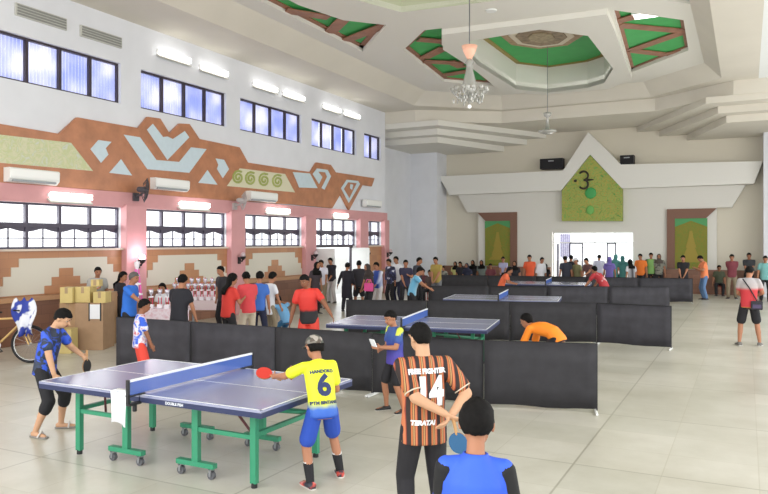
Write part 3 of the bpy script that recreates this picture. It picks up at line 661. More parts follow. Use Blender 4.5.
# ------------------------------------------------------------------ table tennis tables
TOPM = mat('table_top_blue', '787ea2', .26, spec=1)
TOPM.node_tree.nodes['Principled BSDF'].inputs['IOR'].default_value = 1.9
RIM = mat('table_rim_navy', '232c52', .5)
LINE = mat('table_line', 'e4e8ee', .4)
def tt_table(x, y, rz, label, full=True):
    o = empty('table_tennis_table', (x, y, 0), rad(rz), label, 'table', )
    for s in (-1, 1):
        x0, x1 = (-1.37, -.006) if s < 0 else (.006, 1.37)
        tp = MB().box(x0, x1, -.7625, .7625, .737, .76, 0)
        zl = .7612; xo = -1.37 if s < 0 else 1.35
        tp.box(xo, xo + .02, -.7625, .7625, .7602, zl, 1); tp.box(x0, x1, -.7625, -.7425, .7602, zl, 1); tp.box(x0, x1, .7425, .7625, .7602, zl, 1); tp.box(x0, x1, -.003, .003, .7602, zl, 1)
        tp.build('table_half', [TOPM, LINE], o)
        rm = MB(); rm.box(x0, x1, -.7625, -.735, .69, .7369); rm.box(x0, x1, .735, .7625, .69, .7369); rm.box(xo, xo + .02, -.735, .735, .69, .7369); rm.box(x0 if s > 0 else x1 - .02, (x0 + .02) if s > 0 else x1, -.735, .735, .69, .7369)
        rm.build('apron', RIM, o)
        for t in (-1, 1):
            lx = s * 1.1; ly = t * .5
            l = MB().box(lx - .03, lx + .03, ly - .025, ly + .025, .04, .69).build('leg', TTGREEN, o); MB().cyl((lx, ly, 0), (lx, ly, .045), .028).build('foot', BLACK, l)
            # caster bogie near the net
            bx = s * .44
            bg_ = MB().box(bx - .035, bx + .035, ly - .025, ly + .025, .13, .69); bg_.box(bx - .22, bx + .22, ly - .03, ly + .03, .1, .145)
            b_ = bg_.build('bogie_leg', TTGREEN, o)
            for u in (-.18, .18):
                c = MB(); c.box(bx + u - .012, bx + u + .012, ly - .03, ly - .02, .03, .1); c.box(bx + u - .012, bx + u + .012, ly + .02, ly + .03, .03, .1); c.box(bx + u - .02, bx + u + .02, ly - .03, ly + .03, .09, .1)
                c.build('caster_fork', GREY, b_)
                wl = MB().cyl((bx + u, ly - .018, .037), (bx + u, ly + .018, .037), .037, n=16).build('wheel', mat('caster_wheel', '55565a', .4), b_)
        for t in (-1, 1):
            MB().box(min(s * 1.07, s * .45), max(s * 1.07, s * .45), t * .5 - .015, t * .5 + .015, .42, .46, 0).build('side_rail', TTGREEN, o)
        MB().box(s * 1.1 - .02, s * 1.1 + .02, -.475, .475, .44, .48).build('cross_rail', TTGREEN, o)
        MB().rc((s * 1.1, .46, .45), (s * .42, -.3, .6), .02, .02, 6).build('brace', TTGREEN, o)
        MB().rc((s * .8, -.45, .69), (s * .95, -.3, .38), .012, .012, 6).build('fold_lever', mat('lever_dark', '5c2f33', .5), o)
    # net
    nt_ = MB().box(-.008, .008, -.9, .9, .775, .895).build('net', NET, o)
    MB().box(-.012, .012, -.9, .9, .893, .912).build('top_band', mat('net_band', 'e6e9f0', .6), nt_)
    for t in (-1, 1):
        p = MB().box(-.015, .015, t * .9 - .01 * 1, t * .9 + .012, .70, .915); p.box(-.03, .03, min(t * .72, t * .9), max(t * .72, t * .9), .7625, .775); p.box(-.025, .025, min(t * .76, t * .9), max(t * .76, t * .9), .68, .70)
        q_ = p.build('net_post', BLACK, o); MB().cyl((0, t * .82, .62), (0, t * .82, .68), .02, n=10).build('clamp_screw', BLACK, q_)
    return o
T1 = tt_table(-4.95, 5.55, 0, 'blue table tennis table on green legs where the boy in yellow plays')
lt = MB()
tt_table(-5.16, 11.33, 10, 'blue table tennis table behind the first black barrier, man in red leaning on its end')
tt_table(-5.4, 17.15, 10, 'blue table tennis table behind the second black barrier, boy in light blue at its end')
tt_table(-5.95, 23.9, 8, 'farthest blue table tennis table, near the rear barrier and the child in orange')
# white towel over the clamp of the near net
tw = MB(); rows = []
for j in range(9):
    for i in range(9):
        u = i / 8; v = j / 8; tw.v.append((-5.3 + .2 * u, 4.76 + .012 * math.sin(u * 9 + v * 2) - .0, .765 - .3 * v + .02 * math.sin(u * 5) * v))
tw.f = [(j * 9 + i, j * 9 + i + 1, (j + 1) * 9 + i + 1, (j + 1) * 9 + i) for j in range(8) for i in range(8)]; tw.mi = [0] * 64
for p in range(len(tw.v)): tw.v[p] = (tw.v[p][0], 4.772 + (tw.v[p][1] - 4.76) - .0, tw.v[p][2])
tw.add([V((-5.3, 4.775, .766)), V((-5.1, 4.775, .766)), V((-5.1, 4.87, .768)), V((-5.3, 4.87, .768))], [(0, 1, 2, 3)])
o = tw.build('hanging_towel', PAPER, None, smooth=True); tag(o, 'white paper sheet hanging over the near edge of the front table beside the net', 'paper')
so = o.modifiers.new('s', 'SOLIDIFY'); so.thickness = .003
tag(MB().ell((0, 0, 0), .02, .02, .02, None, 16, 10).build('table_tennis_ball', mat('ball_white', 'f6f6f2', .4), smooth=True, loc=(-6.3, 6.05, 1.14)), 'small white ball in flight above the far side of the front table', 'ball')
# side lettering on the front table apron
def text_mesh(s, size, name='text', font_shear=0, bold=0):
    cu = bpy.data.curves.new(name, 'FONT'); cu.body = s; cu.size = size; cu.align_x = 'CENTER'; cu.align_y = 'CENTER'; cu.offset = bold; cu.shear = font_shear; cu.resolution_u = 3
    ob = bpy.data.objects.new(name, cu); C.objects.link(ob); bpy.context.view_layer.update()
    me = bpy.data.meshes.new_from_object(ob.evaluated_get(bpy.context.evaluated_depsgraph_get())); bpy.data.objects.remove(ob); bpy.data.curves.remove(cu)
    return me
me = text_mesh('DOUBLE FISH', .035, bold=.001); me.materials.append(LINE)
o = bpy.data.objects.new('apron_lettering', me); C.objects.link(o); o.parent = T1; o.location = (.42, -.7645, .714); o.rotation_euler = (rad(90), 0, 0)

# ------------------------------------------------------------------ black barriers
BF = mat('barrier_fabric', '2c2b2f', .75, noise=.2, nscale=5, bump=.25)
BF2 = mat('barrier_fabric_lit', '37363c', .75, noise=.25, nscale=4, bump=.25)  # paler copy of the barrier black, light on some panels put into the colour
def barrier(x0, y0, x1, y1, label, group, m=BF, h=.87):
    L = math.hypot(x1 - x0, y1 - y0); a = math.atan2(y1 - y0, x1 - x0)
    o = empty('barrier', (x0, y0, 0), a, label, 'barrier', group)
    b = MB(); n = max(4, int(L / .12)); vs = []
    for i in range(n + 1):
        u = .01 + (L - .02) * i / n; y = .012 * math.sin(u * 9 + x0 * 3) + .006 * math.sin(u * 23)
        for z in (.05, .3, .6, h): vs.append(V((u, y * (1 - (z - .05) / h * .7), z + (.0 if z > .05 else .008 * math.sin(u * 5)))))
    fs = [(i * 4 + k, (i + 1) * 4 + k, (i + 1) * 4 + k + 1, i * 4 + k + 1) for i in range(n) for k in range(3)]
    b.add(vs, fs); c = b.build('fabric', m, o, smooth=True); s_ = c.modifiers.new('s', 'SOLIDIFY'); s_.thickness = .015
    f = MB(); f.rc((.01, 0, .04), (.01, 0, h), .009, .009, 6); f.rc((L - .01, 0, .04), (L - .01, 0, h), .009, .009, 6); f.rc((.01, 0, h), (L - .01, 0, h), .01, .01, 6)
    f.build('frame', BLACK, o)
    for u in (.02, L - .02): MB().rc((u, -.16, .02), (u, .16, .02), .018, .018, 6).build('foot', WHITE, o)
    return o
def barrier_run(pts, n_each, where, grp, mats=None):
    k = 0; tot = sum(n_each)
    nm = ['first', 'second', 'third', 'fourth', 'fifth', 'sixth', 'seventh', 'eighth']
    for (a, b), n in zip(zip(pts, pts[1:]), n_each):
        for i in range(n):
            p = V(a).lerp(V(b), i / n); q_ = V(a).lerp(V(b), (i + 1) / n)
            barrier(p.x, p.y, q_.x, q_.y, 'black fabric barrier, %s panel from the left in %s' % (nm[k], where), grp, (mats[k] if mats else BF)); k += 1
barrier_run([(-9.55, 8.72), (-3.05, 8.85), (-1.67, 9.2)], [4, 1], 'the front row behind the nearest table', 'front barrier row', [BF2, BF2, BF, BF, BF])
barrier_run([(-7.9, 13.65), (-2.8, 15.3), (-1.33, 15.23)], [3, 1], 'the second row', 'second barrier row', [BF, BF, BF, BF2])  # last panel paler: the light on it is in its colour
barrier_run([(-8.2, 19.0), (-1.95, 21.7)], [4], 'the third row', 'third barrier row', [BF, BF, BF2, BF2])
barrier_run([(-10.5, 25.45), (-1.67, 26.95)], [5], 'the rear row before the spectators', 'rear barrier row', [BF, BF, BF, BF2, BF2])

# ------------------------------------------------------------------ people
SKIN = mat('skin_tan', 'a9765a', .55, spec=.3); SKIN2 = mat('skin_brown', '8f6048', .55, spec=.3); SKIN3 = mat('skin_light', 'c39878', .55, spec=.3)
HAIR = mat('hair_black', '0f0d0c', .8, noise=.5, nscale=40, bump=.6, spec=.2); HAIRG = mat('hair_grey', '5a5654', .7)
EYEW = mat('eye_white', 'b9aa9e', .5); IRIS = mat('iris_dark', '1d1410', .2); LIP = mat('lip', '8a4f44', .5)
def remesh(mb, name, voxel, m, parent, smooth=4):
    me = mb.mesh(name + '_raw'); t = bpy.data.objects.new('tmp', me); C.objects.link(t)
    r = t.modifiers.new('r', 'REMESH'); r.mode = 'VOXEL'; r.voxel_size = voxel; r.use_smooth_shade = True
    s_ = t.modifiers.new('s', 'SMOOTH'); s_.factor = .5; s_.iterations = smooth
    dg = bpy.context.evaluated_depsgraph_get(); n = bpy.data.meshes.new_from_object(t.evaluated_get(dg)); n.name = name
    bpy.data.objects.remove(t); bpy.data.meshes.remove(me)
    n.materials.clear()
    for x in (m if isinstance(m, (list, tuple)) else [m]): n.materials.append(x)
    n.polygons.foreach_set('use_smooth', [True] * len(n.polygons))
    o = bpy.data.objects.new(name, n); C.objects.link(o); o.parent = parent
    return o
def rotx(a): return Matrix.Rotation(a, 3, 'X')
def rotz(a): return Matrix.Rotation(a, 3, 'Z')
def roty(a): return Matrix.Rotation(a, 3, 'Y')
def ik(S, T, l1, l2, pole):
    d = T - S; L = min(max(d.length, abs(l1 - l2) + .01), (l1 + l2) * .998); d.normalize(); a = (l1 * l1 - l2 * l2 + L * L) / (2 * L); h = math.sqrt(max(l1 * l1 - a * a, 0))
    p = pole - d * pole.dot(d); p.normalize(); return S + d * a + p * h, S + d * L
ARMS = {'down': (.155, .02, .43), 'behind': (.035, -.105, .515), 'clasp': (.035, .15, .53), 'phone': (.05, .2, .7), 'crossed': (-.07, .12, .64), 'hip': (.14, .03, .53), 'lap': (.07, .22, .40), 'forward': (.11, .3, .6), 'low': (.15, .12, .46)}
def person(x, y, face, H, label, shirt, legs, arms=('down', 'down'), lean=6, side=0, twist=0, head=(0, 5), sleeve=.55, trouser='long', hairstyle='short', hair=None, skin=None,
           lod=2, pz=.522, py=0, feet=None, seated=False, shoe=None, cover=None, long_top=0, big_head=None, grip=None, pole=None, toe=(12, 12), socks=None, fat=1, name='person', group=None):
    """x, y: where they stand; face: heading in degrees, 0 = away from the photographer, 90 = towards the left wall"""
    skin = skin or SKIN; hair = hair or HAIR; shoe = shoe or mat('shoe_dark', '2a2a2e', .5); cover = cover or HAIR
    root = empty(name, (x, y, 0), rad(face), label, 'person', group)
    vox = {0: .009, 1: .014, 2: .024}[lod]; g = .98 + fat * .02
    hh = H * (big_head or (.135 if H > 1.55 else .148))
    la = -rad(lean); sd = rad(side); tw = rad(twist)
    if seated: pz = .30
    P0 = V((0, py, pz)) * H
    up = lambda k: rotz(tw * k) @ roty(sd * k) @ rotx(la * k)
    def spine(t):                       # t in fractions of H along the back, 0 = pelvis
        n = 12; p = P0.copy(); k = 0
        if t <= 0:
            M = up(.3); return p + M @ V((0, 0, t * H)), M
        for i in range(n):
            k = min(1, .3 + .9 * (i + .5) / n * t / .2); p += up(k) @ V((0, 0, t * H / n))
        return p, up(k)
    def ring(t, rx, ry, s=1):
        p, M = spine(t); return (p, M @ V((1, 0, 0)), M @ V((0, 1, 0)), rx * H * s, ry * H * s)
    chest, CM = spine(.292)
    # head
    nb, NM = spine(.32)
    HM = CM @ rotz(rad(head[0])) @ rotx(-rad(head[1]) - la * .55)
    hc = nb + (CM @ V((0, .010 * H, .014 * H))) + HM @ V((0, .016 * H, hh * .55))
    # arms
    sh = {}; el = {}; wr = {}
    for s, nm in ((-1, 'L'), (1, 'R')):
        S = chest + CM @ V((s * .1 * H * g, -.004 * H, -.006 * H)); a = arms[0 if s < 0 else 1]
        if isinstance(a, str): tx, ty, tz = ARMS[a]
        else: tx, ty, tz = a
        if seated and isinstance(a, str): tz -= .2
        T = V((s * tx if isinstance(a, str) else tx, ty + py, tz)) * H
        pl = V((s * .5, -.8, -.35)) if not pole else V(pole[0 if s < 0 else 1])
        if a == 'crossed': T.z += (.02 if s > 0 else 0) * H; T.y += .02 * H * s
        E_, W_2 = ik(S, T, .168 * H, .148 * H, pl); sh[s] = S; el[s] = E_; wr[s] = W_2
    # legs
    hip = {}; kn = {}; an = {}
    feet = feet or ((-.075, 0, 0), (.075, 0, 0))
    for i, s in enumerate((-1, 1)):
        M = up(.3); Hp = P0 + M @ V((s * .052 * H, 0, -.01 * H)); f = feet[i]
        if seated: A = V((s * .075, .25 + py, .045)) * H
        else: A = V((f[0], f[1] + py * .0 - .012, .045 + (f[2] if len(f) > 2 else 0))) * H
        K, A2 = ik(Hp, A, .245 * H, .238 * H, V((s * .15, 1, .1))); hip[s] = Hp; kn[s] = K; an[s] = A2
    # body, one continuous surface
    b = MB()
    b.loft([ring(-.06, .07, .055), ring(-.02, .085, .062), ring(.03, .082, .058), ring(.09, .074, .052, g), ring(.17, .084, .058), ring(.24, .09, .058), ring(.28, .08, .048), ring(.31, .045, .038), ring(.33, .03, .03)], 14)
    b.rc(nb - CM @ V((0, 0, .02 * H)), hc - HM @ V((0, hh * .1, hh * .2)), .034 * H * g, .031 * H * g, 10)
    b.ell(hc + HM @ V((0, -.02 * hh, .1 * hh)), .335 * hh, .43 * hh, .40 * hh, HM, 16, 12)
    b.ell(hc + HM @ V((0, .1 * hh, -.17 * hh)), .265 * hh, .3 * hh, .33 * hh, HM, 14, 10)
    b.rc(hc + HM @ V((0, .40 * hh, .02 * hh)), hc + HM @ V((0, .49 * hh, -.1 * hh)), .03 * hh, .06 * hh, 6)
    for s in (-1, 1):
        b.ell(hc + HM @ V((s * .345 * hh, -.03 * hh, -.03 * hh)), .045 * hh, .09 * hh, .14 * hh, HM, 8, 6)
        b.ell(hc + HM @ V((s * .16 * hh, .34 * hh, .1 * hh)), .12 * hh, .08 * hh, .04 * hh, HM, 8, 6)
        b.rc(sh[s], el[s], .033 * H * g, .026 * H * g, 10); b.rc(el[s], wr[s], .0265 * H * g, .0175 * H, 10)
        b.ell(sh[s] * .35 + el[s] * .65, .024 * H, .024 * H, .05 * H)
        b.rc(hip[s], kn[s], .05 * H * g, .033 * H * g, 10); b.rc(kn[s], kn[s] * .5 + an[s] * .5 - V((0, .006 * H, 0)), .033 * H * g, .032 * H * g, 10); b.rc(kn[s] * .6 + an[s] * .4 - V((0, .006 * H, 0)), an[s], .031 * H * g, .021 * H, 10)
        fd = rotz(-rad(s * toe[0 if s < 0 else 1])) @ V((0, 1, 0)); b.rc(an[s] - fd * .02 * H - V((0, 0, .02 * H)), an[s] + fd * .095 * H - V((0, 0, .03 * H)), .022 * H, .015 * H, 8)
        # hand
        fa = (wr[s] - el[s]).normalized(); a = arms[0 if s < 0 else 1]
        inward = V((-s, 0, 0)) - fa * V((-s, 0, 0)).dot(fa)
        if inward.length < .2: inward = V((0, 1, 0)) - fa * fa.y
        inward.normalize(); 
        if a in ('behind',): inward = (V((0, -1, 0)) - fa * -fa.y).normalized()
        across = fa.cross(inward).normalized() * 1.0
        if across.y < 0: across = -across                       # thumb side forward
        if abs(across.y) < .3 and across.z < 0: across = -across
        u = H / 1.7; W3 = wr[s]
        if lod < 2:
            bat = grip == s; curl = 1.15 if bat else .38
            for k, (off, fl) in enumerate(((.027, .072), (.009, .08), (-.009, .074), (-.026, .058))):
                kp = W3 + fa * .085 * u + across * off * u; b.rc(W3 + across * off * .55 * u, kp, .0135 * u, .0115 * u, 7)
                d1 = (fa * math.cos(curl) + inward * math.sin(curl)).normalized(); d2 = (fa * math.cos(curl * 2.1) + inward * math.sin(curl * 2.1)).normalized()
                q1 = kp + d1 * fl * .5 * u; b.rc(kp, q1, .0105 * u, .0095 * u, 7); b.rc(q1, q1 + d2 * fl * .5 * u, .0095 * u, .008 * u, 7)
            t0 = W3 + fa * .02 * u + across * .022 * u; t1 = t0 + (across * .75 + fa * .6 + inward * .35).normalized() * .042 * u; t2 = t1 + (fa * .8 + inward * .5 + across * .15).normalized() * .034 * u
            b.rc(t0, t1, .013 * u, .0115 * u, 7); b.rc(t1, t2, .0115 * u, .0095 * u, 7)
        else:
            b.rc(W3, W3 + fa * .07 * u, .022 * u, .025 * u, 7)
            for off in (-.02, -.007, .007, .02): b.rc(W3 + fa * .07 * u + across * off * u, W3 + fa * .14 * u + across * off * 1.2 * u + inward * .025 * u, .014 * u, .012 * u, 5, 0, 1)
            b.rc(W3 + fa * .03 * u + across * .02 * u, W3 + fa * .08 * u + across * .05 * u, .014 * u, .012 * u, 5, 0, 1)
    body = remesh(b, 'body', vox if lod else .0075, skin, root, 3 if lod else 2)
    # clothes
    c = MB()
    low = -.045 - long_top
    rr = [ring(low, .103, .08, g), ring(-.0, .1, .077, g), ring(.08, .093, .071, g), ring(.17, .099, .073, g), ring(.24, .1, .068), ring(.275, .09, .058), ring(.30, .068, .05), ring(.327, .04, .04)]
    if long_top > .2:
        p, M = spine(0); zz = (P0.z / H - long_top); rr = [(V((p.x, p.y, zz * H)), V((1, 0, 0)), V((0, 1, 0)), .135 * H, .115 * H), (V((p.x, p.y, (zz + pz) / 2 * H)), V((1, 0, 0)), V((0, 1, 0)), .118 * H, .1 * H)] + rr[1:]
    c.loft(rr, 18)
    for s in (-1, 1):
        c.rc(sh[s], sh[s].lerp(el[s], min(1, sleeve)), .036 * H * g, (.041 if sleeve < 1 else .034) * H * g, 12); c.rc(nb - CM @ V((-s * .03 * H, 0, .02 * H)), sh[s], .026 * H, .034 * H * g, 10)
        if sleeve > 1: c.rc(el[s], el[s].lerp(wr[s], sleeve - 1), .036 * H * g, .028 * H, 12)
    top = remesh(c, 'shirt', vox, shirt, root, 5)
    c = MB(); c.loft([ring(-.055, .088, .072, g), ring(-.02, .096, .073, g), ring(.035, .093, .068, g)], 16)
    M = up(.3)
    for s in (-1, 1):
        tl = {'long': 1, 'short': .82, 'three': 1}[trouser]; r1 = {'long': .043, 'short': .057, 'three': .047}[trouser]
        c.rc(hip[s], hip[s].lerp(kn[s], tl), .056 * H * g, r1 * H * g, 12)
        if trouser == 'long': c.rc(kn[s], kn[s].lerp(an[s], .93), .045 * H, .038 * H, 12)
        if trouser == 'three': c.rc(kn[s], kn[s].lerp(an[s], .28), .05 * H, .047 * H, 12)
    remesh(c, 'trousers' if trouser == 'long' else 'shorts', vox, legs, root, 4)
    if socks:
        for s in (-1, 1): k_ = an[s].lerp(kn[s], .5); MB().rc(an[s] - V((0, 0, .01 * H)), k_, .026 * H, .034 * H, 12).build('sock', socks, root, smooth=True)
    if shoe != 'none':
        for s in (-1, 1):
            fd = rotz(-rad(s * toe[0 if s < 0 else 1])) @ V((0, 1, 0)); rt = V((fd.y, -fd.x, 0)); A = an[s]; z0 = A.z - .044 * H; zc = lambda k: V((0, 0, z0 + k * H))
            B_ = V((A.x, A.y, 0)); pr = []
            for t, wd, ht in ((-.042, .018, .03), (-.03, .027, .046), (0, .028, .05), (.04, .03, .036), (.08, .033, .026), (.105, .027, .02), (.118, .012, .014)):
                pr.append((B_ + fd * t * H + zc(ht * .5 + .0), rt, V((0, 0, 1)), wd * H, ht * .5 * H))
            MB().loft(pr, 12).build('shoe', shoe, root, smooth=True)
            MB().loft([(B_ + fd * t * H + zc(.004), rt, V((0, 0, 1)), wd * H, .004 * H) for t, wd in ((-.045, .02), (-.03, .03), (.04, .033), (.08, .036), (.11, .028), (.122, .012))], 10).build('sole', mat('sole_white', 'd8d4cc', .6), root)
    # hair and face
    sk = hc + HM @ V((0, -.02 * hh, .1 * hh))
    hb = MB(); nu, nv = (28, 10) if lod < 2 else (16, 7)
    RX, RY, RZ = .335 * hh * 1.08 + .003, .43 * hh * 1.06 + .003, .40 * hh * 1.08 + .003
    if hairstyle == 'scarf':
        vs = []
        for i in range(nv + 1):
            th = rad(50 + 130 * i / nv)
            for k in range(nu):
                a = 2 * math.pi * k / nu; vs.append(sk + HM @ V((RX * 1.06 * math.sin(th) * math.cos(a), RY * 1.04 * math.cos(th) - (.02 * hh if i == 0 else 0), RZ * 1.25 * math.sin(th) * math.sin(a) - .12 * hh)))
        hb.add(vs, [(i * nu + k, i * nu + (k + 1) % nu, (i + 1) * nu + (k + 1) % nu, (i + 1) * nu + k) for i in range(nv) for k in range(nu)])
        hb.loft([(chest + CM @ V((0, .0, -.05 * H)), CM @ V((1, 0, 0)), CM @ V((0, 1, 0)), .108 * H, .088 * H), (chest + CM @ V((0, 0, .015 * H)), CM @ V((1, 0, 0)), CM @ V((0, 1, 0)), .1 * H, .075 * H),
                 (nb, CM @ V((1, 0, 0)), CM @ V((0, 1, 0)), .06 * H, .06 * H), (hc - HM @ V((0, .02 * hh, .3 * hh)), HM @ V((1, 0, 0)), HM @ V((0, 1, 0)), RX * .9, RY * .85)], nu)
        o_ = hb.build('headscarf', cover, root, smooth=True); so = o_.modifiers.new('s', 'SOLIDIFY'); so.thickness = .008
    else:
        rings = []
        for i in range(nv + 1):
            for k in range(nu):
                a = 2 * math.pi * k / nu; fr = math.sin(a)             # fr=1 front
                lim = 72 if fr > .5 else (88 if fr > .15 else (108 if fr > -.25 else 130))
                if hairstyle == 'cap': lim = 82 if fr > 0 else 92
                if hairstyle in ('long', 'bun') and fr < .1: lim = 125
                wob = (1 + .025 * math.sin(a * 9 + i * 2.3) + .02 * math.sin(a * 5 - i)) if hairstyle != 'cap' else 1.02
                th = rad(max(2, lim * i / nv)); rings.append(sk + HM @ V((RX * wob * math.sin(th) * math.cos(a), RY * wob * math.sin(min(th, 2.05)) * math.sin(a), RZ * wob * math.cos(th))))
        inner = [sk + (p - sk) * .86 for p in rings[-nu:]]
        vs = rings + inner
        hb.add(vs, [(i * nu + k, (i + 1) * nu + k, (i + 1) * nu + (k + 1) % nu, i * nu + (k + 1) % nu) for i in range(nv + 1) for k in range(nu)])
        hb.add([rings[k] for k in range(nu)], [tuple(range(nu))])
        if hairstyle == 'long':
            hb.loft([(hc + HM @ V((0, -.28 * hh, .1 * hh)), HM @ V((1, 0, 0)), HM @ V((0, 1, 0)), .33 * hh, .2 * hh), (hc + HM @ V((0, -.34 * hh, -.45 * hh)), HM @ V((1, 0, 0)), HM @ V((0, 1, 0)), .36 * hh, .16 * hh),
                     (chest + CM @ V((0, -.085 * H, -.0 * H)), CM @ V((1, 0, 0)), CM @ V((0, 1, 0)), .05 * H, .025 * H), (chest + CM @ V((0, -.088 * H, -.07 * H)), CM @ V((1, 0, 0)), CM @ V((0, 1, 0)), .03 * H, .015 * H)], 12)
        if hairstyle == 'bun': hb.ell(sk + HM @ V((0, -.58 * hh, -.05 * hh)), .2 * hh, .18 * hh, .2 * hh, HM)
        if hairstyle == 'cap':
            o_ = hb.build('cap', cover, root, smooth=True)
            MB().loft([(hc + HM @ V((0, .40 * hh, .12 * hh)), HM @ V((1, 0, 0)), HM @ V((0, 0, 1)), .33 * hh, .02 * hh), (hc + HM @ V((0, .62 * hh, .10 * hh)), HM @ V((1, 0, 0)), HM @ V((0, 0, 1)), .27 * hh, .02 * hh), (hc + HM @ V((0, .76 * hh, .08 * hh)), HM @ V((1, 0, 0)), HM @ V((0, 0, 1)), .12 * hh, .015 * hh)], 12).build('brim', cover, o_, smooth=True)
            hb = MB(); hb.loft([(hc + HM @ V((0, -.22 * hh, -.22 * hh)), HM @ V((1, 0, 0)), HM @ V((0, 1, 0)), .3 * hh, .22 * hh), (hc + HM @ V((0, -.12 * hh, .1 * hh)), HM @ V((1, 0, 0)), HM @ V((0, 1, 0)), .4 * hh, .36 * hh)], 14); hb.build('hair', hair, root, smooth=True)
        else:
            hb.build('hair', hair, root, smooth=True)
    for s in (-1, 1):
        p = hc + HM @ V((s * .145 * hh, .335 * hh, .02 * hh)); 
        if lod < 2:
            e = MB().ell(p, .065 * hh, .035 * hh, .03 * hh, HM, 10, 8, 0); e.ell(p + HM @ V((0, .016 * hh, 0)), .035 * hh, .024 * hh, .031 * hh, HM, 8, 6, 1); e.build('eye', [EYEW, IRIS], root, smooth=True)
        else: MB().ell(p + HM @ V((0, .02 * hh, 0)), .06 * hh, .04 * hh, .03 * hh, HM, 6, 4).build('eye', IRIS, root)
        MB().rc(hc + HM @ V((s * .07 * hh, .405 * hh, .13 * hh)), hc + HM @ V((s * .23 * hh, .34 * hh, .13 * hh)), .016 * hh, .012 * hh, 5, 0, 1).build('eyebrow', HAIR, root)
    MB().ell(hc + HM @ V((0, .385 * hh, -.24 * hh)), .12 * hh, .04 * hh, .035 * hh, HM, 10, 6).build('mouth', LIP, root, smooth=True)
    return dict(root=root, shirt=top, body=body, chest=chest, CM=CM, wr=wr, el=el, hc=hc, HM=HM, hh=hh, H=H, spine=spine, hip=hip, kn=kn, sh=sh, an=an)
def print_on(p, s, size, up_t, xoff, m, name, bold=.004, part='shirt', shear=0, arc=0, side=-1, stretch=1):
    """lettering laid onto the back (side -1) or the front of a shirt"""
    me = text_mesh(s, size, name, shear, bold); bm = bmesh.new(); bm.from_mesh(me)
    bmesh.ops.triangulate(bm, faces=bm.faces); 
    for _ in range(2): bmesh.ops.subdivide_edges(bm, edges=[e for e in bm.edges if e.calc_length() > .018], cuts=1)
    bmesh.ops.triangulate(bm, faces=bm.faces)
    sh = p['shirt'].data; bvh = BVHTree.FromPolygons([v.co.copy() for v in sh.vertices], [tuple(f.vertices) for f in sh.polygons])
    pos, M = p['spine'](up_t); n = M @ V((0, side, 0)); r = M @ V((-side, 0, 0)); u = M @ V((0, 0, 1))
    for v in bm.verts:
        a, b_ = v.co.x + xoff, v.co.y * stretch - arc * v.co.x ** 2; o_ = pos + r * a + u * b_ + n * .5
        hit = bvh.ray_cast(o_, -n); v.co = (hit[0] if hit[0] else pos + r * a + u * b_ + n * .1) + n * .006
    bm.to_mesh(me); bm.free(); me.materials.append(m)
    ob = bpy.data.objects.new(name, me); C.objects.link(ob); ob.parent = p['shirt']; return ob
def bat(loc, d, nrm, label, front):
    o = empty('table_tennis_bat', loc, 0, label, 'bat'); d = V(d).normalized(); n = V(nrm); n = (n - d * n.dot(d)).normalized(); a = d.cross(n)
    def disc(w0, w1, R): 
        m_ = MB(); m_.prism([(R * .96 * math.cos(t), .085 + R * 1.03 * math.sin(t)) for t in [2 * math.pi * k / 24 for k in range(24)]], w0, w1, lambda u, v, w_: a * u + d * v + n * w_); return m_
    disc(-.003, .003, .076).build('blade', mat('bat_wood', 'b98d5e', .6), o); disc(.003, .007, .075).build('rubber', front, o); disc(-.007, -.003, .075).build('rubber', mat('rubber_black', '1a1a1c', .5), o)
    MB().rc(-d * .085, d * .02, .014, .011, 8).build('handle', mat('bat_wood', 'b98d5e', .6), o)
    return o
def W(p, v): return p['root'].matrix_basis @ v

BLK = mat('cloth_black', '1c1b20', .8); NAVY = mat('cloth_navy', '262a44', .8); WHT = mat('cloth_white', 'e3e4ea', .8); RED = mat('cloth_red', 'd0382f', .75); KHA = mat('cloth_khaki', '8c7f6a', .8)
JEAN = mat('cloth_jeans', '5f7fa8', .8); ORA = mat('cloth_orange', 'e87a2c', .75); CREAM = mat('cloth_cream', 'cfc3ae', .8); GRY = mat('cloth_grey', '6f7075', .8)
# --- boy on the left playing, leaning over his bat
camo = ramp_mat('jersey_navy_blue', [(0, '2540b8'), (.42, '2b55cc'), (.5, '1f2a3e'), (.62, '273348'), (.75, '1d2c6e'), (1, '3c6ad2')], 'noise', 7, .6, distort=1.5)
H1 = 1.46
p1 = person(-7.02, 5.46, -62, H1, 'boy in navy and blue patterned jersey playing at the left end of the nearest table', camo, mat('shorts_black', '17171c', .8), arms=((-.1, .25, .58), (.15, .14, .46)), lean=16, head=(0, 22),
            lod=0, trouser='three', feet=((-.13, .04, 0), (.13, -.04, 0)), pz=.5, shoe='none', grip=-1, twist=-4, sleeve=.62, skin=SKIN3, pole=((-.8, -.5, -.3), (.8, -.5, -.2)), py=-.04, toe=(10, 25))
for s in (-1, 1):
    fd = rotz(-rad(s * (10 if s < 0 else 25))) @ V((0, 1, 0)); rt = V((fd.y, -fd.x, 0)); A = p1['an'][s]; B_ = V((A.x, A.y, 0))
    sd_ = MB().loft([(B_ + fd * t * H1 + V((0, 0, .01)), rt, V((0, 0, 1)), wd * H1, .009) for t, wd in ((-.045, .018), (-.03, .028), (.04, .031), (.085, .034), (.115, .024), (.122, .012))], 12).build('sandal', mat('sandal_grey', '8c8884', .6), p1['root'], smooth=True)
    MB().rc(B_ + fd * .09 + rt * .05 + V((0, 0, .02)), B_ + fd * .09 + V((0, 0, .075)), .01, .01, 6).rc(B_ + fd * .09 + V((0, 0, .075)), B_ + fd * .09 - rt * .05 + V((0, 0, .02)), .01, .01, 6).build('strap', mat('sandal_strap', 'c9c5bf', .6), sd_)
w_ = p1['wr'][-1]; fa = (w_ - p1['el'][-1]).normalized()
wl = p1['root'].location + rotz(rad(-62)) @ (w_ + fa * .075)
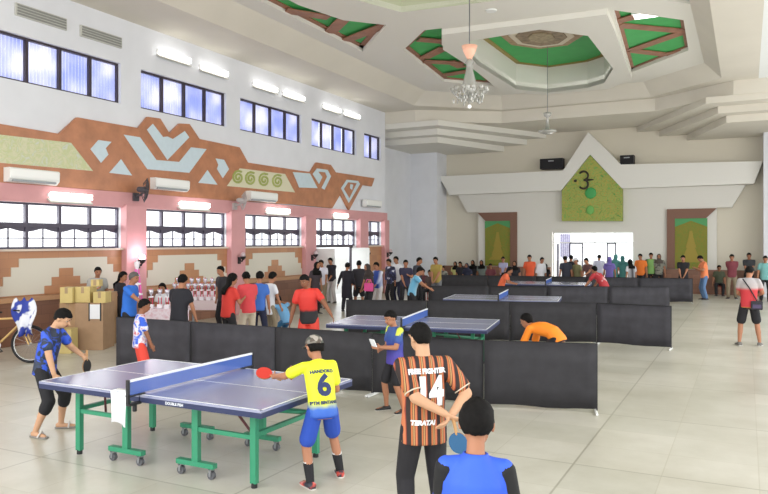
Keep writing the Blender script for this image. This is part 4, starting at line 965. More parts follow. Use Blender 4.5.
bat(wl, (0.05, -.05, -1), (1, .25, 0), 'black table tennis bat held low by the boy in the navy jersey', mat('rubber_black', '1a1a1c', .5))
# --- boy in yellow, back to the camera
yel = ramp_mat('jersey_yellow_blue', [(0, '2f5fc0'), (.14, '3c6cc4'), (.3, 'dfe62a'), (1, 'e6ee2c')], 'z', 1, .6, z0=.66, z1=1.05, distort=.07)
H2 = 1.36
p2 = person(-3.38, 5.42, 48, H2, 'boy in a yellow number 6 jersey and camouflage cap, reaching out a red bat', yel, mat('shorts_blue', '2a4fb4', .8), arms=((-.24, .33, .66), (.05, .22, .6)), lean=22, head=(12, 8), lod=0, trouser='short',
            feet=((-.1, -.06, 0), (.15, .1, 0)), pz=.485, shoe=ramp_mat('shoe_colourful', [(0, '2b2d38'), (.45, '2b2d38'), (.55, 'c8402e'), (1, 'd8d8d8')], 'noise', 14, .5), hairstyle='cap',
            cover=ramp_mat('camouflage', [(0, '4d4f48'), (.4, '7c776e'), (.55, 'a39b92'), (.7, '5a5148'), (1, '3c3f38')], 'cell', 24, .8, interp='CONSTANT'), grip=-1, twist=4, sleeve=.66, big_head=.155,
            socks=ramp_mat('sock_striped', [(0, '17171b'), (.55, 'd9d9d9'), (.66, '17171b'), (.74, 'd9d9d9'), (.85, '17171b')], 'z', 1, .8, z0=.05, z1=.33, interp='CONSTANT'), fat=0.6)
print_on(p2, '6', .26, .14, .0, mat('print_navy', '22305e', .6), 'jersey_number', .01)
print_on(p2, 'HANDOKO', .042, .235, .0, mat('print_navy', '22305e', .6), 'jersey_name', .002)
print_on(p2, 'PTM BINTANG', .038, .045, .0, mat('print_navy', '22305e', .6), 'jersey_lettering', .002)
w_ = p2['wr'][-1]; fa = (w_ - p2['el'][-1]).normalized()
wl = p2['root'].location + rotz(rad(48)) @ (w_ + fa * .07)
bat(wl, (-.85, -.2, .28), (.25, -.45, .8), 'red table tennis bat held out by the boy in yellow', mat('rubber_red', 'c8362c', .5))
# --- man in the striped number 14 shirt
strp = ramp_mat('jersey_striped', [(0, '2a1e1c'), (.3, 'b8683a'), (.46, '2a1e1c'), (.5, 'b08a58'), (.62, '3a2420'), (.68, 'c0714a'), (.86, '8a3c2c'), (.93, '2a1e1c')], 'stripe', 14, .75, interp='CONSTANT')
H3 = 1.56
p3 = person(-2.11, 4.78, 40, H3, 'man in black and orange striped number 14 shirt, hands clasped behind him', strp, BLK, arms=((.06, -.135, .605), (.09, -.13, .59)), lean=1, head=(20, 4), lod=0, sleeve=.72, skin=SKIN3, feet=((-.08, 0, 0), (.09, 0, 0)), long_top=.03,
            pole=((-1, .1, .1), (1, .1, -.2)), fat=5)
PW = mat('print_white', 'e6e8ea', .6)
print_on(p3, '14', .215, .165, .015, PW, 'jersey_number', .012, stretch=1.25); print_on(p3, 'FREE FIGHTER', .046, .262, .0, PW, 'jersey_name', .003); print_on(p3, 'TERATAI', .045, .03, -.04, PW, 'jersey_lettering', .003, shear=.2)
w_ = p3['wr'][1]; bat(p3['root'].location + rotz(rad(40)) @ (w_ + V((0.03, -.03, -.10))), (.2, .1, -1), (0, -1, 0), 'dark blue table tennis bat held behind the man in the number 14 shirt', mat('rubber_blue', '2a5c86', .5))
for nm, s in (('cuff', -1), ('cuff', 1)):
    q_ = p3['sh'][s].lerp(p3['el'][s], .82); d_ = (p3['el'][s] - p3['sh'][s]).normalized()
    MB().torus(q_, d_, .062, .005, 24, 6).build(nm, CREAM, p3['shirt'])
# --- boy in the blue polo, nearest the camera
H4 = 1.41
polo = mat('polo_blue', '2f5ad6', .65, noise=.1, nscale=5)
p4 = person(-1.1, 3.04, 22, H4, 'boy with short black hair in a blue polo with black sleeves, nearest the photographer', polo, BLK, arms=((-.1, .12, .46), (.15, .06, .46)), lean=4, side=2, head=(-6, 4), lod=0, sleeve=.7, fat=-2.5, big_head=.155)
for s in (-1, 1):
    MB().rc(p4['sh'][s] + V((s * .004, 0, -.01)), p4['sh'][s].lerp(p4['el'][s], .72), .048, .052, 16, 0, 4).build('sleeve', mat('sleeve_black', '141416', .8), p4['shirt'], smooth=True)
nb_, M_ = p4['spine'](.312); 
MB().loft([(nb_ + M_ @ V((0, 0, z)), M_ @ V((1, 0, 0)), M_ @ V((0, 1, 0)), r, r * .95) for z, r in ((-.045, .082), (-.01, .066), (.025, .058), (.027, .048), (-.03, .048))], 20).build('collar', polo, p4['shirt'], smooth=True)
# --- boy standing at the first barrier with a white scorecard
jer = ramp_mat('jersey_blue_purple', [(0, '4a3f9e'), (.3, '3a469a'), (.5, '2c4f94'), (.75, '33508c'), (1, '3c5a8e')], 'z', 1, .6, z0=.7, z1=1.2)
x5, y5 = spot(399, 313.5, 1.47)
p5 = person(-3.98, 8.12, 148, 1.28, 'boy in blue and purple jersey before the front barrier, holding a white card', jer, BLK, arms=((-.06, .2, .66), (.0, .17, .63)), lean=2, head=(10, 14), lod=0, trouser='short', sleeve=.6, shoe=mat('shoe_black', '1a1a1d', .5), feet=((-.09, -.03, 0), (.1, .05, 0)))
for s in (-1, 1): MB().rc(p5['sh'][s] + V((0, 0, .006)), p5['sh'][s].lerp(p5['el'][s], .35) + V((0, 0, .006)), .045, .047, 12).build('shoulder_panel', mat('panel_lime', 'c9d64a', .6), p5['shirt'], smooth=True)
tag(MB().box(-.055, .055, -.005, .005, -.05, .05).build('score_card', PAPER), 'white card held up by the boy in the blue and purple jersey', 'card')
bpy.data.objects['score_card'].location = p5['root'].location + rotz(rad(148)) @ (p5['wr'][-1] + V((.02, .1, .06))); bpy.data.objects['score_card'].rotation_euler = (rad(-25), 0, rad(150))
# --- boy behind the nearest table in blue, white and red
p6t = ramp_mat('jersey_blue_white_red', [(0, '2c56c8'), (.4, '2f5cd0'), (.5, 'e6e6f0'), (.62, 'c04058'), (.75, 'dfe2f0'), (1, '2c4ab0')], 'noise', 9, .6, distort=1)
person(-7.85, 7.6, -35, 1.31, 'boy in blue and white jersey over red shorts behind the nearest table', p6t, mat('shorts_red', 'dc4638', .75), arms=((-.1, .15, .42), (.12, .14, .4)), lean=2, head=(-10, 8), lod=1, trouser='short', skin=SKIN2, sleeve=.7)
# --- man in red and black leaning on the second table
x7, y7 = spot(309, 274.5, 1.6)
p7t = ramp_mat('jersey_red_black', [(0, '1d1b1f'), (.48, '1d1b1f'), (.56, 'd3322a'), (1, 'd9382e')], 'z', 1, .65, z0=.72, z1=1.3, distort=.05)
person(x7, y7, 200, 1.62, 'man in red and black jersey reaching one hand towards the second table', p7t, mat('shorts_red', 'dc4638', .75), arms=((-.31, .16, .52), (.2, .02, .47)), lean=6, side=4, head=(-15, 12), lod=1, trouser='short', skin=SKIN2)
x8, y8 = spot(412, 268, 1.45)
person(x8, y8, -75, 1.5, 'boy in a light blue shirt reaching forward at the left end of the third table', ramp_mat('shirt_lightblue', [(0, 'd5dde6'), (.5, 'a8cfe0'), (1, '62a8cc')], 'x', 1, .7, z0=-.15, z1=.15), BLK, arms=((-.1, .3, .6), (.12, .38, .58)), lean=20, head=(0, 10), lod=1)
# --- person in orange bending down behind the first barrier
a9 = ray(548); t9 = 10.8
person(a9[0] * t9, a9[1] * t9, 78, 1.5, 'person in a bright orange shirt bent double behind the first barrier', mat('shirt_bright_orange', 'f58a1e', .7), BLK, arms=((-.12, .42, .2), (.12, .38, .2)), lean=88, head=(0, -25), lod=1, pz=.47, py=-.1, feet=((-.1, .05, 0), (.1, -.05, 0)), sleeve=.9)
x, y = spot(601, 268, 1.35)
person(x, y, 62, 1.62, 'player in a red and white shirt stooping at the right end of the third table', ramp_mat('shirt_red_white', [(0, 'b5323a'), (.6, 'b8343c'), (.7, 'ded8d8'), (1, 'b5323a')], 'noise', 5, .7), BLK, arms=((-.2, .34, .42), (.1, .36, .4)), lean=48, head=(0, -20), lod=1, pz=.48, py=-.08)
# --- man in red with a shoulder bag, walking on the right
bagr = ramp_mat('shirt_red_grey', [(0, 'e0b840'), (.06, 'c03038'), (.62, 'c4343a'), (.72, 'b0a6a4'), (1, 'a8a4a6')], 'z', 1, .7, z0=.78, z1=1.38)
pr = person(.04, 16.6, 5, 1.66, 'man in red and grey shirt with a shoulder bag, standing alone on open floor', bagr, BLK, arms=((-.06, .18, .6), (.12, .2, .62)), lean=3, head=(-30, 12), lod=1, trouser='short', shoe=mat('shoe_grey', '6e6c68', .6), feet=((-.11, -.02, 0), (.12, .02, 0)))
bg_ = MB(); bg_.path([pr['chest'] + V((-.12, -.12, .03)), pr['chest'] + V((0, -.145, -.15)), pr['chest'] + V((.14, -.15, -.42))], .012, 6)
sb = bg_.build('strap', BLK, None); tag(sb, None); root_b = empty('shoulder_bag', pr['root'].location, rad(5), 'small black shoulder bag on the back of the man in red on the right', 'bag'); sb.parent = root_b
c_ = pr['chest'] + V((.13, -.17, -.5)); MB().box(c_.x - .11, c_.x + .11, c_.y - .035, c_.y + .035, c_.z - .09, c_.z + .09).build('pouch', mat('bag_black', '24222c', .6), root_b, bevel=.02); MB().box(c_.x - .08, c_.x + .08, c_.y - .045, c_.y - .034, c_.z - .06, c_.z + .02).build('pocket', mat('bag_purple', '4a3f5e', .6), root_b, bevel=.005)

# --- the crowd: (px of the body, px row of the head top, height, heading, label, shirt, trousers, options)
def M_(n, c): return mat('cloth_' + n, c, .8, noise=.06, nscale=6)
plaid = ramp_mat('plaid_dark', [(0, '26263c'), (.5, '3c3f66'), (.6, 'cfcfdc'), (.66, '2c2c46')], 'noise', 6, .8, interp='CONSTANT')
batikg = ramp_mat('batik_grey', [(0, '5c5f58'), (.5, '8c8c80'), (.6, '4a4c48'), (1, 'a0a094')], 'noise', 8, .8)
crowd = [
 # near the left wall
 (97, 266.5, 1.5, -120, 'grey-haired man in a pale checked shirt standing behind the stacked cartons', M_('palegrey', 'a9a9a6'), GRY, dict(arms=('down', 'phone'))),
 (119, 272, 1.48, -70, 'person with long black hair in dark clothes beside the grey-haired man in blue', M_('dark1', '2a262c'), BLK, dict(hairstyle='long')),
 (129, 271.5, 1.6, -75, 'grey-haired man in a bright blue shirt facing the tall trophy', M_('royal', '2d6fd0'), BLK, dict(hair=HAIRG, arms=('down', 'forward'))),
 (179, 274, 1.6, 5, 'man in a plain black T-shirt seen from behind at the trophy desk', M_('black_tee', '1e1e26'), BLK, dict(arms=('low', 'low'), fat=1.8)),
 (228, 274, 1.55, -15, 'woman with long black hair in a red T-shirt and black trousers beside the trophies', RED, BLK, dict(hairstyle='long', arms=('low', 'phone'))),
 (248, 271.5, 1.57, 60, 'woman in a coral red T-shirt and cream trousers', M_('coral', 'd8484e'), CREAM, dict(hairstyle='bun', arms=('clasp', 'phone'))),
 (258.5, 272, 1.55, 20, 'boy in blue with his back turned, between cream trousers and white shirt', M_('midblue', '3f6fc4'), NAVY, {}),
 (269, 272.5, 1.52, -20, 'boy in a long white shirt with his back turned', WHT, KHA, dict(arms=('low', 'low'), long_top=.08)),
 (224, 265.5, 1.6, 170, 'young man in a black shirt standing against the pink pillar behind the women in red', M_('black2', '222026'), BLK, {}),
 (286, 300, .85, 70, 'child in a light blue shirt crouching on the floor by the left wall', M_('skyblue', '6fa6d2'), M_('teal_pants', '2f6a94'), dict(lean=40, pz=.3, arms=('forward', 'forward'))),
 # by the side door
 (315, 262, 1.55, -110, 'woman in a black headscarf and dark dress left of the side door', M_('dark_dress', '3a3036'), BLK, dict(hairstyle='scarf', long_top=.3)),
 (323, 259.5, 1.58, 175, 'young person in a white T-shirt and khaki trousers in front of the side door', M_('whitetee', 'd8d8e6'), KHA, dict(arms=('low', 'clasp'))),
 (332, 257.5, 1.6, 175, 'young man in a black shirt and pale trousers in the side doorway', M_('black3', '24242e'), M_('pale_pants', 'c9c4c4'), dict(arms=('clasp', 'clasp'), sleeve=1.3)),
 (346.5, 263, 1.5, 10, 'girl all in black walking with her arm out before the bright side door', M_('allblack', '1c1a24'), M_('allblack', '1c1a24'), dict(arms=((-.26, .1, .45), 'low'), long_top=.2, sleeve=1.6)),
 (359, 261, 1.55, 30, 'broad man in a black shirt and black shorts right of the girl in black', M_('black4', '2a2830'), BLK, dict(trouser='short', fat=2.5, sleeve=.7)),
 (370, 264, 1.5, 150, 'woman in dark clothes holding a pink bag by the last pink pillar', M_('darkbrown', '38302e'), BLK, dict(hairstyle='scarf', cover=M_('darkbrown', '38302e'), arms=('clasp', 'low'))),
 (378.5, 262.5, 1.52, 165, 'boy in a blue jacket with white sleeves and pale trousers', ramp_mat('jacket_blue_white', [(0, 'dfe2ee'), (.3, '2c4a9e'), (.7, '2c4a9e'), (1, 'dfe2ee')], 'x', 1, .7, z0=-.2, z1=.2), M_('pale_pants', 'c9c4c4'), dict(arms=('clasp', 'clasp'), sleeve=1.6)),
 (391, 258.5, 1.6, 160, 'man in a dark plaid shirt at the corner of the left wall', plaid, BLK, dict(sleeve=1.5)),
 (398, 256, 1.68, 165, 'tall person with a white top behind the two plaid shirts', WHT, NAVY, {}),
 (405.5, 259.5, 1.6, -150, 'man in dark navy with a paper, right of the plaid shirt', M_('navy2', '2c2a42'), BLK, dict(arms=('phone', 'clasp'))),
 (416.5, 257, 1.66, -95, 'broad man in dark grey jacket behind the boy in light blue', M_('charcoal', '33343f'), BLK, dict(fat=2.6, sleeve=1.6)),
 (437, 256.5, 1.66, 175, 'person in an olive yellow shirt standing at the white corner pillar', M_('olive_yellow', 'a58f48'), GRY, dict(arms=('clasp', 'clasp'))),
 (444, 266, 1.35, 170, 'child in mixed brown clothes before the person in olive yellow', batikg, BLK, {}),
 # spectators sitting along the rear wall
 (424, 268, 1.18, 175, 'seated child in maroon at the left end of the rear bench', M_('maroon', '5e3038'), BLK, dict(seated=True)),
 (431, 269, 1.18, 180, 'seated child in dark brown on the rear bench', M_('brown2', '4c3a36'), BLK, dict(seated=True)),
 (456, 260.5, 1.27, 180, 'seated woman in a black headscarf and pale yellow top', M_('paleyellow', 'd6d488'), BLK, dict(seated=True, hairstyle='scarf')),
 (461, 260.5, 1.3, 178, 'seated person with black hair behind the pale yellow top', M_('black5', '23222a'), BLK, dict(seated=True, hairstyle='long')),
 (467.5, 262.5, 1.24, 180, 'seated woman in a navy headscarf and navy top', M_('navy3', '2c3148'), BLK, dict(seated=True, hairstyle='scarf', cover=M_('navy3', '2c3148'))),
 (473.5, 259, 1.33, 180, 'seated person with a black headscarf and black dress between navy and grey ones', M_('black6', '1f1e24'), BLK, dict(seated=True, hairstyle='scarf')),
 (482, 259, 1.32, 185, 'seated woman in a black headscarf and grey-green top', M_('greygreen', '77817c'), BLK, dict(seated=True, hairstyle='scarf')),
 (491, 262.5, 1.25, 185, 'seated boy in a maroon shirt below the left batik hanging', M_('maroon2', '7a4048'), BLK, dict(seated=True)),
 (503.5, 257, 1.5, 185, 'person in a lavender shirt standing before the left batik hanging', M_('lavender', 'a9a9cc'), NAVY, dict(arms=('clasp', 'clasp'), fat=1.6)),
 (515, 261, 1.5, 185, 'woman in a black headscarf and long black dress right of the lavender shirt', M_('black7', '1e1d26'), BLK, dict(hairstyle='scarf', long_top=.3, fat=1.8)),
 (530, 254.5, 1.68, 185, 'man in an orange-red football shirt standing left of the rear doorway', M_('orangered', 'dc5a34'), BLK, dict(arms=('behind', 'down'))),
 (540.5, 257, 1.62, -130, 'man in a white shirt facing the rear doorway', WHT, GRY, dict(sleeve=1.2)),
 (545.5, 264, 1.38, 10, 'woman in a black headscarf beside the rear doorway frame', M_('black8', '1b1a20'), BLK, dict(hairstyle='scarf', long_top=.3)),
 (566, 256, 1.62, 30, 'young man in a dark jacket with a pale pattern in the rear doorway', M_('darkjacket', '2b2e3a'), BLK, {}),
 (571.5, 255, 1.64, 20, 'tall young man in black beside the dark jacket in the rear doorway', M_('black9', '1f1f28'), BLK, {}),
 (577.5, 258, 1.55, 150, 'person in an olive shirt with a white cap in the rear doorway', M_('olive', '8a8860'), GRY, dict(hairstyle='cap', cover=WHT)),
 (590, 257, 1.6, 150, 'man in a maroon-brown shirt bending over at the end of the farthest table', M_('maroonbrown', '6a4a4a'), BLK, dict(lean=18, arms=('forward', 'low'))),
 (599, 254.5, 1.62, 5, 'person in a white T-shirt outside the rear doorway', M_('whitegrey', 'c9cbe0'), GRY, {}),
 (609.5, 257, 1.55, 10, 'woman in a purple headscarf and purple top at the rear doorway', M_('purple', '7768b4'), BLK, dict(hairstyle='scarf', cover=M_('purple', '7768b4'))),
 (614.5, 254, 1.58, -20, 'woman in a long teal headscarf, left of another teal dress', M_('teal', '4f8e8a'), BLK, dict(hairstyle='scarf', cover=M_('teal', '4f8e8a'), long_top=.3, fat=1.8)),
 (623, 256, 1.55, 20, 'woman in a darker teal dress right behind the teal headscarf', M_('teal2', '3f7a78'), BLK, dict(hairstyle='scarf', cover=M_('teal2', '3f7a78'), long_top=.3)),
 (631.5, 259.5, 1.48, 40, 'girl with a black headscarf and white sleeves right of the teal dresses', ramp_mat('white_black', [(0, 'e4e4ea'), (.45, '1e1e24'), (1, 'e4e4ea')], 'x', 1, .7, z0=-.2, z1=.2), BLK, dict(hairstyle='scarf')),
 (641, 253.5, 1.68, 170, 'man in a plain orange T-shirt right of the rear doorway', ORA, BLK, dict(fat=1.5)),
 (651, 252.5, 1.7, 185, 'man in a green shirt and dark jacket right of the orange T-shirt', ramp_mat('green_dark', [(0, '26282c'), (.3, '7fae62'), (.7, '7fae62'), (1, '26282c')], 'x', 1, .7, z0=-.2, z1=.2), BLK, {}),
 (659, 253.5, 1.66, 185, 'woman in a grey patterned dress and dark headscarf right of the green shirt', batikg, BLK, dict(hairstyle='scarf', fat=1.5, cover=M_('taupe', '5a534c'))),
 (683.5, 255, 1.66, 175, 'man in a black polo with folded hands before the right batik hanging', M_('black_polo', '1d1d22'), BLK, dict(arms=('clasp', 'clasp'), fat=1.8)),
 (704.5, 254.5, 1.68, 115, 'man in a coral orange polo and jeans looking down at his phone', M_('coral_polo', 'f08c5c'), JEAN, dict(arms=('phone', 'phone'), head=(0, 28), fat=1.4)),
 (719, 264, 1.2, 185, 'seated man in an olive shirt right of the coral polo', M_('olive2', '4c5240'), BLK, dict(seated=True)),
 (732, 254, 1.69, 178, 'man in a maroon shirt and khaki trousers before the rear wall', M_('maroon3', '7c3a44'), KHA, dict(arms=('behind', 'behind'))),
 (749, 252.5, 1.72, 180, 'tall man in a dark shirt partly behind the man in red with the shoulder bag', M_('darkslate', '34373c'), BLK, dict(arms=('clasp', 'clasp'))),
 (765, 255.5, 1.66, 185, 'man in a pale teal shirt at the right edge of the view', M_('paleteal', '6fa8a6'), BLK, dict(hairstyle='short')),
]
placed = []; seats = []
def settle(px, hy, H, seated=False):
    a = ray(px); t = (CAM_H - H) * CAM_F / (hy - HORIZON)
    for _ in range(40):
        x, y = a[0] * t, a[1] * t
        if y > 22.5 and not seated and -10.6 < x < -1.5 and y < 25.45 + (x + 10.5) * .17 + .38: t += .15; continue
        if any(math.hypot(x - q[0], y - q[1]) < .56 for q in placed): t += .15; continue
        break
    while a[1] * t > 31.5 or (a[0] * t < -13.05 and a[1] * t < 26): t -= .05
    placed.append((a[0] * t, a[1] * t)); return a[0] * t, a[1] * t, CAM_H - (hy - HORIZON) * t / CAM_F
for px, hy, H, face, lb, shm, lgm, op in crowd:
    op = dict(op); x, y, H = settle(px, hy, H, op.get('seated')); hfull = H
    if op.get('seated'): seats.append((x, y, lb))
    if op.get('seated'): hfull = H / .80
    if px == 286: hfull = 1.3
    person(x, y, face, hfull, lb, shm, lgm, **op)
x, y = spot(501, 269, 1.3)
person(x, y, -80, 1.42, 'child in a coral orange shirt stooping at the left end of the farthest table', M_('coral2', 'ec7048'), BLK, arms=('forward', 'forward'), lean=30, hairstyle='long')
# seated woman behind the trophies
x, y = spot(164, 281, 1.22); person(x, y, -160, 1.5, 'woman with long black hair in a white blouse sitting behind the prize desk', WHT, BLK, hairstyle='long', seated=True, arms=('lap', 'lap'))
x, y = spot(207, 277.5, 1.1); person(x, y, 175, 1.25, 'child in black partly hidden behind the row of trophies', BLK, BLK)
bpy.context.view_layer.update()
def stool(x, y, label):
    o = empty('plastic_stool', (x, y, 0), 0, label, 'stool', )
    MB().lathe([(.13, .36), (.15, .37), (.15, .4), (.13, .41)], n=16).build('seat', mat('stool_red', '8a2f2f', .5), o)
    for k in range(4):
        t = math.pi / 4 + k * math.pi / 2; MB().rc((.11 * math.cos(t), .11 * math.sin(t), .37), (.16 * math.cos(t), .16 * math.sin(t), .015), .016, .014, 6).build('leg', mat('stool_red', '8a2f2f', .5), o)

for x, y, lb in seats:
    stool(x, y, 'low red plastic stool under the ' + ' '.join(lb.split(' between ')[0].split(' on ')[0].split(' at ')[0].split()[:10]))
stool(*spot(164, 281, 1.22), 'low red plastic stool under the woman behind the prize desk')
# pink bag
x, y = spot(370, 264, 1.5); o = empty('handbag', (x + .12, y - .3, .72), 0, 'bright pink bag carried by the woman in dark clothes near the last pillar', 'bag')
MB().box(-.14, .14, -.05, .05, 0, .24).build('pouch', mat('bag_pink', 'd84a8e', .6), o, bevel=.03); MB().path([(-.1, 0, .22), (-.06, 0, .34), (.06, 0, .34), (.1, 0, .22)], .01).build('handle', mat('bag_pink', 'd84a8e', .6), o)

# ------------------------------------------------------------------ bicycle, cartons, prize desk
wb_ = empty('bicycle', (-11.35, 8.42, 0), CAM_YAW, 'bicycle with a gold frame parked by the left wall', 'bicycle')
TY = mat('tyre', '1d1d1f', .8); GOLD = mat('frame_gold', 'c9a66a', .35, metal=.3)
for cx in (0, -1.02):
    wh = MB().torus((cx, 0, .34), (0, 1, 0), .315, .025, 36, 8).build('wheel', TY, wb_, smooth=True)
    MB().torus((cx, 0, .34), (0, 1, 0), .285, .01, 36, 6).build('rim', CHROME, wh)
    s_ = MB()
    for k in range(16):
        t = k * math.pi / 8; s_.cyl((cx, 0, .34), (cx + .285 * math.cos(t), 0, .34 + .285 * math.sin(t)), .0015, n=4)
    s_.build('spokes', CHROME, wh); MB().cyl((cx, -.04, .34), (cx, .04, .34), .02).build('hub', CHROME, wh)
fb = MB(); fb.path([(-.16, 0, .8), (-.62, 0, .78), (-.58, 0, .32), (-.2, 0, .68), (-.16, 0, .8)], .02); fb.path([(-.62, 0, .78), (-.64, 0, .88)], .014)
for t in (-.05, .05): fb.path([(-.62, t * .4, .74), (-1.02, t, .34), (-.58, t * .6, .32)], .01)
fb.build('frame', GOLD, wb_)
fk = MB(); fk.path([(-.17, 0, .9), (-.16, 0, .7)], .018)
for t in (-.05, .05): fk.path([(-.16, t, .7), (0, t, .34)], .013)
fk.build('fork', GOLD, wb_); MB().path([(-.16, -.26, .96), (-.1, -.2, .95), (-.17, 0, .93), (-.1, .2, .95), (-.16, .26, .96)], .014).build('handlebar', BLACK, wb_)
MB().loft([(V((-.78, 0, .9)), V((0, 1, 0)), V((0, 0, 1)), .07, .025), (V((-.66, 0, .9)), V((0, 1, 0)), V((0, 0, 1)), .05, .025), (V((-.5, 0, .9)), V((0, 1, 0)), V((0, 0, 1)), .015, .015)], 10).build('saddle', BLACK, wb_, smooth=True)
MB().cyl((-.58, -.06, .32), (-.58, -.05, .32), .09, n=20).build('chainring', CHROME, wb_); MB().path([(-.58, -.07, .32), (-.45, -.08, .22), (-.45, -.16, .22)], .011).path([(-.58, .07, .32), (-.71, .08, .42), (-.71, .16, .42)], .011).build('crank', BLACK, wb_)
# jersey hung over the handlebar
jc = MB(); r_ = CAM_YAW
for j in range(11):
    for i in range(9):
        u = (i / 8 - .5) * (.34 + .1 * math.sin(j * .5)); v = j / 10; jc.v.append((u, -.04 - .05 * math.sin(i * 1.4 + j * .5) * (.4 + v), .36 - .62 * v + .04 * math.sin(i * 2.)))
jc.f = [(j * 9 + i, j * 9 + i + 1, (j + 1) * 9 + i + 1, (j + 1) * 9 + i) for j in range(10) for i in range(8)]; jc.mi = [0] * 80
o = jc.build('draped_jersey', ramp_mat('jersey_hung', [(0, '24348c'), (.47, '2c3f9c'), (.52, 'e0e2ea'), (1, 'e8eaf0')], 'noise', 4, .7), None, smooth=True); o.location = V((-11.35, 8.42, .78)) + rotz(CAM_YAW) @ V((-.02, -.12, 0)); o.rotation_euler = (0, 0, CAM_YAW)
so = o.modifiers.new('s', 'SOLIDIFY'); so.thickness = .02; tag(o, 'blue and white jersey hung over the handlebar of the parked bicycle', 'jersey')
def carton(cx, cy, w, d, z0, h, m, label, rz=CAM_YAW, grp='stacked cartons'):
    o = empty('carton', (cx, cy, z0), rz, label, 'box', grp)
    MB().box(-w / 2, w / 2, -d / 2, d / 2, 0, h).build('box_body', m, o, bevel=.006)
    MB().box(-w / 2 + .003, w / 2 - .003, -.03, .03, h, h + .002).box(-.03, .03, -d / 2 - .002, -d / 2, h - .12, h).build('packing_tape', mat('tape', 'a58a64', .4), o)
    return o
cw = lambda px, Zc: (ray(px)[0] * Zc, ray(px)[1] * Zc)
def at(px, Zc, w, z0, h, m, lb, d=None, grp='stacked cartons'):
    x, y = cw(px, Zc + (d or w) / 2); return carton(x, y, w, d or w, z0, h, m, lb, grp=grp)
CT = mat('carton_tan', 'a98a6c', .8, noise=.06)
at(95, 14.15, .56, 0, .93, CT, 'large brown carton with a white paper taped on its front', .6)
at(72.5, 14.35, .33, 0, .93, CARTON, 'tall brown carton left of the one with the paper', .45)
at(110, 14.9, .2, 0, 1.1, CARTON, 'narrow brown carton behind the one with the paper', .3)
at(68.5, 13.7, .24, 0, .47, CARTONY, 'small yellowish carton on the floor in front of the tall carton', .3)
at(69.5, 14.2, .25, .932, .31, CARTONY, 'yellow box, leftmost on top of the brown cartons', .3, 'yellow boxes on the cartons')
at(86, 14.3, .3, .932, .31, CARTONY, 'yellow box in the middle on top of the brown cartons', .34, 'yellow boxes on the cartons')
at(102.3, 14.2, .25, .932, .22, CARTONY, 'yellow box at the right on top of the brown cartons', .3, 'yellow boxes on the cartons')
at(96.8, 14.45, .17, 1.245, .14, CARTONY, 'smallest yellow box, topmost of the pile', .2, 'yellow boxes on the cartons')
x, y = cw(95, 14.15); o = MB().box(-.1, .1, -.004, 0, -.14, .15).build('paper_notice', PAPER); o.location = (x, y, .76); o.rotation_euler = (0, 0, CAM_YAW); o.location -= rotz(CAM_YAW) @ V((0, .006, 0)); tag(o, 'white sheet of paper with black edges taped to the large carton', 'paper')
MB().box(-.125, -.1, -.005, 0, -.18, .18).box(.1, .125, -.005, 0, -.18, .18).build('black_edge', BLACK, o)
def desk(cx, cy, L, rz, label, m):
    o = empty('desk', (cx, cy, 0), rz, label, 'table', 'prize desks')
    MB().box(-L / 2, L / 2, -.3, .3, .72, .75).build('top', m, o)
    MB().box(-L / 2 - .01, L / 2 + .01, -.31, -.3, .52, .752).build('cloth_front', m, o)
    for u in (-1, 1):
        for v in (-1, 1): MB().box(u * (L / 2 - .05) - .02, u * (L / 2 - .05) + .02, v * .26 - .02, v * .26 + .02, 0, .72).build('leg', GREY, o)
    return o
x, y = cw(204, 17.3); desk(x, y, 1.5, CAM_YAW, 'long prize desk with a pinkish white cloth carrying the rows of trophies', mat('cloth_pinkwhite', 'e2cfd2', .8))
trx, tr_y = x, y
x2, y2 = cw(170, 15.1); desk(x2, y2, .95, CAM_YAW, 'prize desk with a red and white cloth in front of the seated woman', ramp_mat('cloth_redwhite', [(0, 'b84060'), (.5, 'e4d8e0'), (1, 'c04a66')], 'noise', 9, .8))
def trophy(h, m2):
    o = empty('trophy', (0, 0, 0), 0, 'x', 'trophy', 'trophies on the prize desk')
    MB().box(-.05, .05, -.05, .05, 0, h * .2).build('base', mat('trophy_white', 'eeeaf0', .3), o)
    MB().rc((-.03, 0, h * .2), (-.03, 0, h * .55), .01, .01, 6).rc((.03, 0, h * .2), (.03, 0, h * .55), .01, .01, 6).build('column', m2, o)
    MB().box(-.045, .045, -.045, .045, h * .55, h * .6).build('platform', mat('trophy_white', 'eeeaf0', .3), o)
    MB().lathe([(.012, h * .6), (.015, h * .68), (.045, h * .78), (.055, h * .95), (.05, h * .95), (.02, h * .8)], n=12).build('cup', mat('trophy_silver', 'd9d6e2', .2, metal=.5), o, smooth=True)
    MB().rc((0, 0, h * .9), (0, 0, h * 1.0), .02, .008, 6).build('lid', m2, o)
    return o
PR_ = mat('trophy_red', 'd0305a', .3)
t0 = trophy(.42, PR_); k = 0
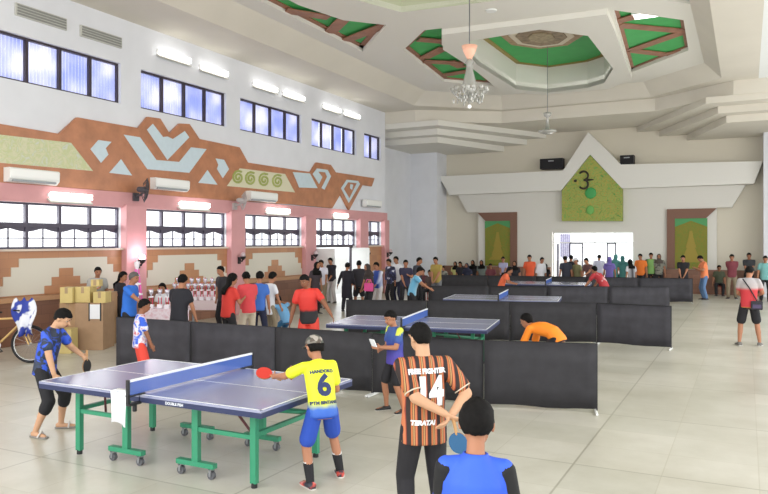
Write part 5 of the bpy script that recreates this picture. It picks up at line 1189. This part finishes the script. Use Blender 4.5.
od = ['first', 'second', 'third', 'fourth', 'fifth', 'sixth', 'seventh', 'eighth', 'ninth']
for row, (dy, z0) in enumerate(((-.2, .752), (.12, .86))):
    for i in range(9):
        t = t0 if k == 0 else dup(t0); k += 1; p = V((trx, tr_y, z0)) + rotz(CAM_YAW) @ V((-.66 + i * .165, dy, 0)); t.location = p; t.rotation_euler = (0, 0, CAM_YAW)
        t['label'] = 'red and white trophy, %s from left in the %s row of the prize desk' % (od[i], ('front', 'raised rear')[row])
o = MB().box(-.72, .72, -.0, .26, .753, .858).build('riser', mat('cloth_pinkwhite', 'e2cfd2', .8)); o.location = (trx, tr_y, 0); o.rotation_euler = (0, 0, CAM_YAW); tag(o, 'low cloth-covered step lifting the rear row of trophies', 'display step')
tt = empty('trophy', (0, 0, 0), 0, 'tall pink and white tiered trophy standing under the glowing sconce', 'trophy'); x3, y3 = cw(137, 15.3); tt.location = (x3, y3, .75)
for i, (z, r) in enumerate(((0, .16), (.26, .12), (.48, .085), (.66, .06))):
    hgt = (.26, .22, .18, .14)[i]; MB().lathe([(r, z), (r, z + .04), (r * .3, z + .05), (r * .25, z + hgt)], n=10).build('tier', mat('trophy_white', 'eeeaf0', .3), tt)
    for k in range(4): t = k * math.pi / 2 + .4; MB().rc((r * .75 * math.cos(t), r * .75 * math.sin(t), z + .04), (r * .6 * math.cos(t), r * .6 * math.sin(t), z + hgt), .018, .018, 6).build('column', mat('trophy_pink', 'e060b0', .3, emit=.0), tt)
MB().lathe([(.02, .8), (.05, .88), (.06, .98), (.03, .98)], n=10).rc((0, 0, .98), (0, 0, 1.12), .015, .006, 6).build('cup', mat('trophy_white', 'eeeaf0', .3), tt)
desk(x3, y3 + .02, .42, CAM_YAW, 'small desk carrying the tall pink trophy', mat('cloth_dark', '5c4a44', .8))
for i in range(5):
    t = dup(t0); t.location = V((x2, y2, .752)) + rotz(CAM_YAW) @ V((-.36 + i * .17, -.12 + .05 * (i % 2), 0)); t['label'] = 'red and white trophy, %s from the left on the desk before the seated woman' % od[i]
